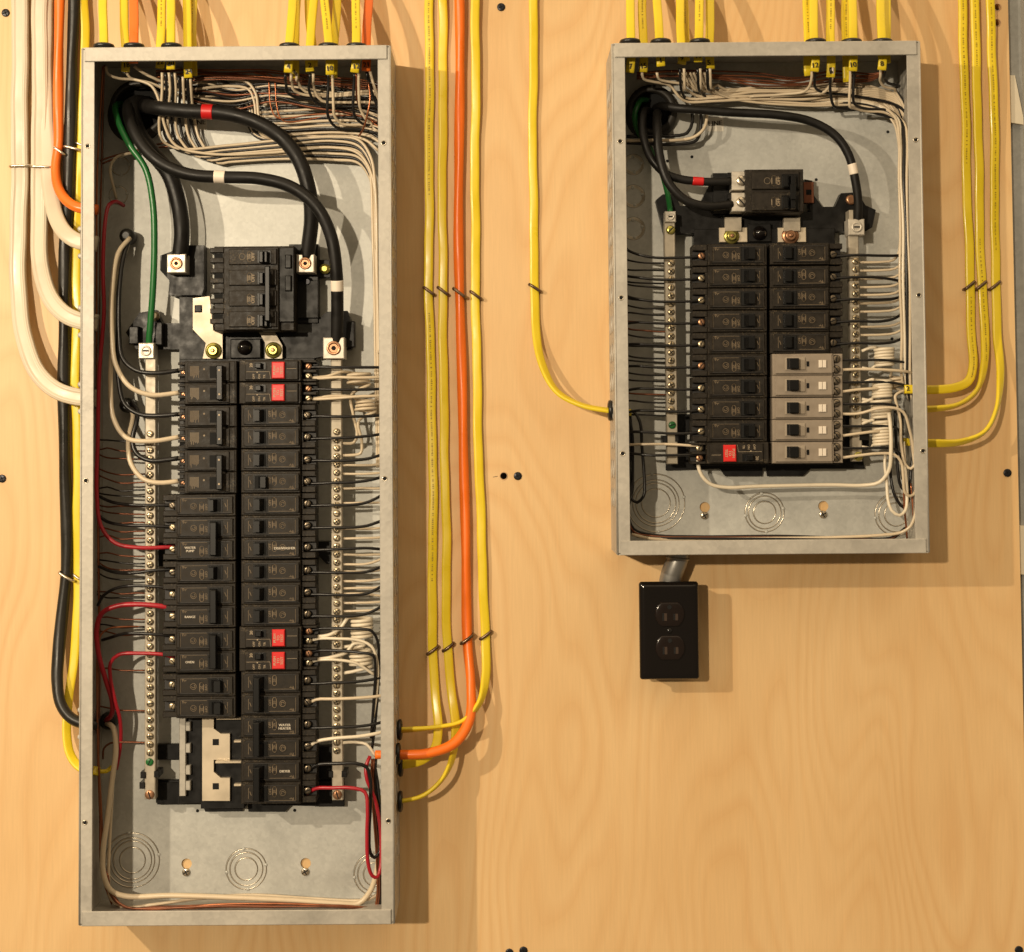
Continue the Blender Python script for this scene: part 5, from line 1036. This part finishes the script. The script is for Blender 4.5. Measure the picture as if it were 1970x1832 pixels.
fc('yellow wall cable nearest the right side of the tall panel', 'yellow', 10.8, 5, [(826, -60, 3.2), (826, 0, 3.2), (826, 300, 3.2), (825, 560, 3), (831, 800, 3.2), (833, 1000, 3.2), (832, 1250, 3), (839, 1340, 5), (843, 1400, 14), (836, 1440, 24), (812, 1462, 32), (780, 1470, 34), (745, 1472, 34)], 2, [(0.03, 0.28), (0.42, 0.74)])
fc('yellow wall cable running second from the right side of the tall panel', 'yellow', 10.8, 5, [(849, -60, 6), (851, 0, 6), (853, 60, 3.2), (851, 300, 3.2), (852, 560, 3), (854, 800, 3.2), (858, 1000, 3.2), (861, 1247, 3), (869, 1340, 6), (877, 1400, 16, 30), (872, 1455, 28, 60), (850, 1500, 38, 75), (815, 1530, 42, 75), (775, 1541, 44, 70), (745, 1543, 44, 60)])
wire('wall_cable', 'round orange cable curving into the right side of the tall panel', None, 'orange', 5.9, [(883, -60, 12), (884, 0, 12), (885, 130, 9), (883, 300, 8), (882, 480, 7), (884, 562, 6.2), (888, 700, 8), (891, 850, 8), (896, 1050, 8), (899, 1232, 6.2), (906, 1320, 16), (903, 1385, 32), (874, 1430, 46), (825, 1449, 54), (780, 1452, 54), (745, 1452, 52)], 'cable', lump=0.06, lumpk=42, n=14)
fc('yellow wall cable running past the orange cable into the tall panel', 'yellow', 11, 5.2, [(913, -60, 10), (914, 0, 10), (915, 130, 8), (914, 300, 5), (915, 566, 3), (919, 800, 4), (923, 950, 4), (929, 1100, 4), (933, 1225, 3), (934, 1300, 10, 20), (922, 1355, 24, 55), (890, 1388, 32, 75), (840, 1399, 38, 75), (785, 1404, 40, 60), (745, 1406, 40, 50)])
fc('lone yellow wall cable curving into the left side of the short panel', 'yellow', 10.6, 5, [(1028, -60, 6), (1027, 0, 6), (1025, 300, 4), (1029, 552, 3), (1030, 630, 6, 15), (1042, 700, 18, 40), (1072, 753, 30, 65), (1118, 779, 38, 75), (1172, 790, 42, 75), (1215, 794, 42, 60)])
fc('yellow wall cable nearest the right side of the short panel', 'yellow', 10.6, 5, [(1850, -60, 10), (1851, 0, 10), (1856, 200, 6), (1861, 400, 3.2), (1866, 548, 3), (1869, 650, 5), (1871, 706, 12), (1862, 734, 22), (1836, 746, 28), (1795, 750, 32), (1768, 750, 32)], 2, [(0.02, 0.42), (0.70, 0.88)])
fc('middle yellow wall cable of the three beside the short panel', 'yellow', 10.6, 5, [(1873, -60, 10), (1874, 0, 10), (1880, 200, 6), (1884, 400, 4), (1888, 547, 3), (1894, 640, 6), (1894, 705, 16, 25), (1878, 753, 28, 60), (1842, 779, 36, 70), (1795, 787, 40, 60), (1768, 788, 40, 50)], 2, [(0.02, 0.2), (0.55, 0.80)])
fc('yellow wall cable nearest the plywood edge beside the short panel', 'yellow', 10.6, 5, [(1903, -60, 16), (1904, 0, 15), (1910, 150, 10), (1913, 300, 6), (1915, 548, 3), (1919, 640, 8), (1924, 718, 18, 25), (1916, 788, 32, 55), (1892, 832, 42, 65), (1846, 851, 48, 50), (1795, 853, 50, 30), (1768, 853, 50, 20)], 2, [(0.02, 0.52)])
# short yellow sheath seen inside the short panel
o = flat_cable('cable_end', 'yellow cable sheath end numbered inside the right wall of the short panel', None, 'yellow', 10.4, 4.8, [(1740, 749, 50), (1750, 749, 50), (1766, 749, 50)]); stub_number(o, 1747, 748, 53, '2', 'ink', 0.008)
flat_cable('cable_end', 'yellow cable sheath end deep inside the right wall of the short panel', None, 'yellow', 9, 4.6, [(1736, 850, 26), (1750, 851, 26), (1766, 852, 26)])
flat_cable('cable_end', 'yellow cable sheath end inside the right wall of the tall panel', None, 'yellow', 9, 4.6, [(723, 1537, 36), (735, 1538, 36), (750, 1540, 36)])
wire('cable_end', 'yellow cable sheath end inside the left wall of the tall panel', None, 'yellow', 2.6, [(188, 1484, 30), (205, 1484, 26), (214, 1476, 18)], 'cable')
# bushings and clamps on the side walls
for x, y, d, l in ((769, 1404, 40, 'round the highest yellow cable entering'), (766, 1450, 52, 'round the orange cable entering'), (771, 1474, 34, 'round the printed yellow cable entering'), (770, 1542, 44, 'round the lowest yellow cable entering')):
    bush(x, y, d, 'black plastic bushing %s the right side of the tall panel' % l, True, 0.0125)
bush(1174, 790, 42, 'black plastic bushing round the lone yellow cable of the short panel', True, 0.0125)
for y, l in ((467, 'highest broad white cable'), (619, 'middle broad white cable'), (766, 'lowest broad white cable'), (1392, 'thick black cable')):
    e = empty('cable_clamp', W(160, y, 40), 'metal cable clamp gripping the %s at the tall panel' % l, 'clamp')
    mb = MB(); q = W(164, y, 40); mb.box(q.x-0.0045, q.x+0.012, q.y-0.006, q.y+0.006, q.z-0.013, q.z+0.013, 0.001); part(mb, 'clamp_body', 'conduit', e)
    for s in (-1, 1):
        p = W(155, y+s*26, 46); mb = MB(); mb.lathe(p+Vector((0, 0.012, 0)), (0, -1, 0), [(0, 0.0036), (0.012, 0.0036), (0.0145, 0.003), (0.015, 0.0013)], 12); part(mb, 'clamp_screw', 'flange', e)

# ------------------------------------------------------------------ staples
def staple(x, y, half, ang, m, label, h=8.0, r=1.9):
    c = W(x, y, h); a = math.radians(ang); dx, dz = math.cos(a)*half/1000, math.sin(a)*half/1000
    pts = []
    for s in (-1, 1):
        p = Vector((c.x+s*dx, 0.004, c.z+s*dz)); t = Vector((c.x+s*dx, -(h-2.5)/1000, c.z+s*dz)); u = Vector((c.x+s*(dx*0.86), -h/1000, c.z+s*dz*0.86))
        pts += [p, t, u] if s < 0 else [u, t, p]
    mb = MB(); tube(mb, pts, r/1000, 8, 0.0012); tag(mb.build('staple', m), label, 'staple')
for x, y, n in ((825, 560, 'first yellow'), (852, 560, 'second yellow'), (883, 563, 'orange'), (915, 568, 'third yellow')): staple(x, y, 7.6 if n != 'orange' else 8.4, -38, 'rust', 'dark staple, upper row, over the %s cable beside the tall panel' % n, 7 if n != 'orange' else 13.5)
for x, y, n in ((832, 1252, 'first yellow'), (862, 1246, 'second yellow'), (898, 1231, 'orange'), (934, 1223, 'third yellow')): staple(x, y, 7.6 if n != 'orange' else 8.4, 36, 'rust', 'dark staple, lower row, over the %s cable beside the tall panel' % n, 7 if n != 'orange' else 13.5)
staple(1029, 554, 7.8, -34, 'rust', 'dark staple over the lone yellow cable', 7)
for x, n in ((1866, 'nearest the short panel'), (1888, 'in the middle of three'), (1915, 'nearest the plywood edge')): staple(x, 549, 7.4, 38, 'rust', 'dark staple over the yellow cable %s' % n, 7)
staple(38, 319, 12.5, 2, 'silver', 'bright staple over the outer broad white cable', 13.5, 1.6); staple(78, 321, 12.5, -3, 'silver', 'bright staple over the inner broad white cable', 13.5, 1.6)
staple(113, 290, 7.5, -36, 'silver', 'bright staple over the orange cable beside the broad white ones', 20, 1.7); staple(138, 285, 9.5, -14, 'silver', 'bright staple over the thick black cable, upper one', 18.5, 1.7)
staple(156, 279, 7, -25, 'silver', 'bright staple over the long yellow cable, upper one', 10, 1.5)
staple(126, 1110, 9.5, -32, 'silver', 'bright staple over the thick black cable, lower one', 18, 1.7); staple(150, 1112, 7, -35, 'silver', 'bright staple over the long yellow cable, lower one', 10, 1.5)

# ------------------------------------------------------------------ screws in the board
WOODSCREW = withmats(slotted(0.0050, 0.0012, 0.4, True), 'scr', 'hole')
for x, y, l in ((11, 25, 'beside the broad white cables, high up'), (964, 14, 'high up between the two panels'), (996, 916, 'beside the empty screw hole'), (4, 921, 'left of the tall panel, at mid height'), (1938, 910, 'near the plywood edge below the short panel'), (1007, 1829, 'low down between the panels'), (980, 1833, 'low down between the panels, second of two'), (1960, 1828, 'low down near the plywood edge')):
    o = link('wood_screw', WOODSCREW, None); o.location = W(x, y, 0.2); tag(o, 'black wood screw in the plywood, '+l, 'screw')

# ------------------------------------------------------------------ duplex outlet below the short panel
e = empty('wall_outlet', W(1290, 1310, 0), 'glossy black duplex wall outlet mounted below the short panel', 'outlet')
mb = MB(); pxbox(mb, 1238, 1126, 1338, 1302, 0.3, 38, 1); part(mb, 'outlet_box', 'black2', e)
dp = 44; a = W(1230, 1119, dp); b = W(1347, 1310, dp); xm, zm = (W(1288, 1214, dp).x, W(1288, 1214, dp).z)
hw, hh = 0.0350, 0.0572
def rrect(hx, hz, r, n=6):
    return [(xm+sx*(hx-r)+r*math.cos(a0+math.pi/2*i/n), zm+sz*(hz-r)+r*math.sin(a0+math.pi/2*i/n)) for sx, sz, a0 in ((1, 1, 0), (-1, 1, math.pi/2), (-1, -1, math.pi), (1, -1, 1.5*math.pi)) for i in range(n+1)]
loops = [(0.0, -0.0385)]+[(0.008*(1-math.cos(t))*0.9, -0.0385-0.0055*math.sin(t)) for t in [math.pi/2*i/8 for i in range(1, 9)]]+[(0.014, -dp/1000-0.0002), (0.022, -dp/1000-0.0004)]
vs = []; n_ = 28
for ins, y in loops: vs += [(x, y, z) for x, z in rrect(hw-ins, hh-ins, max(0.0035-ins*0.1, 0.0012))]
mb = MB(); mb.add(vs, [(k*n_+i, k*n_+(i+1) % n_, (k+1)*n_+(i+1) % n_, (k+1)*n_+i) for k in range(len(loops)-1) for i in range(n_)]+[tuple((len(loops)-1)*n_+i for i in range(n_))], True)
pl = part(mb, 'cover_plate', 'gloss', e)
def receptacle(zc):
    pts = []
    for i in range(40):
        q = 2*math.pi*i/40; pts.append((xm+0.0005+0.0172*math.cos(q), zc+max(-0.0142, min(0.0142, 0.0172*math.sin(q)))))
    mb = MB(); n2 = len(pts); cx_, cz_ = xm+0.0005, zc
    lp = [(1.0, 0.0), (1.0, -0.0012), (0.97, -0.0019), (0.92, -0.0022), (0.5, -0.0022)]
    mb.add([(cx_+(x-cx_)*k, -dp/1000+y, cz_+(z-cz_)*k) for k, y in lp for x, z in pts], [(a*n2+i, a*n2+(i+1) % n2, (a+1)*n2+(i+1) % n2, (a+1)*n2+i) for a in range(4) for i in range(n2)]+[tuple(4*n2+i for i in range(n2))], True)
    r = part(mb, 'receptacle', 'brown', e)
    for dx, h in ((-0.0065, 0.0040), (0.0065, 0.0034)):
        mb = MB(); y = -dp/1000-0.0025; mb.box(xm+dx-0.0019, xm+dx+0.0001, y, y+0.0002, zc-0.0035-h, zc-0.0035+h+0.0008); mb.build('blade_slot', 'hole', r)
        mb = MB(); mb.box(xm+dx+0.0003, xm+dx+0.0034, y+0.00005, y+0.0002, zc-0.0035-h, zc-0.0035+h+0.0008); mb.build('slot_contact', 'slot', r)
    mb = MB(); mb.lathe((xm, -dp/1000-0.0024, zc+0.0085), (0, -1, 0), [(0, 0.0026), (0.0002, 0.0026)], 12); mb.build('ground_slot', 'hole', r)
receptacle(zm+0.0195); receptacle(zm-0.0195)
o = link('cover_screw', withmats(slotted(0.0032, 0.0012, 0.3), 'gloss', 'hole'), None, e); o.location = Vector((xm, -dp/1000-0.0002, zm))-e.location
e = empty('conduit_nipple', W(1290, 1118, 20), 'grey offset conduit nipple between the short panel and the outlet', 'conduit')
mb = MB(); tube(mb, pxpts([(1306, 1050, 26), (1305, 1068, 26), (1300, 1085, 26), (1292, 1105, 24), (1288, 1122, 22), (1287, 1135, 22)]), 0.0128, 18, 0.004); part(mb, 'offset_tube', 'conduit', e)
mb = MB(); q = W(1304, 1074, 26); mb.torus((q.x, q.y, q.z), (0.1, 0, 1), 0.0128, 0.0016, 24, 6); part(mb, 'lock_ring', 'conduit', e)
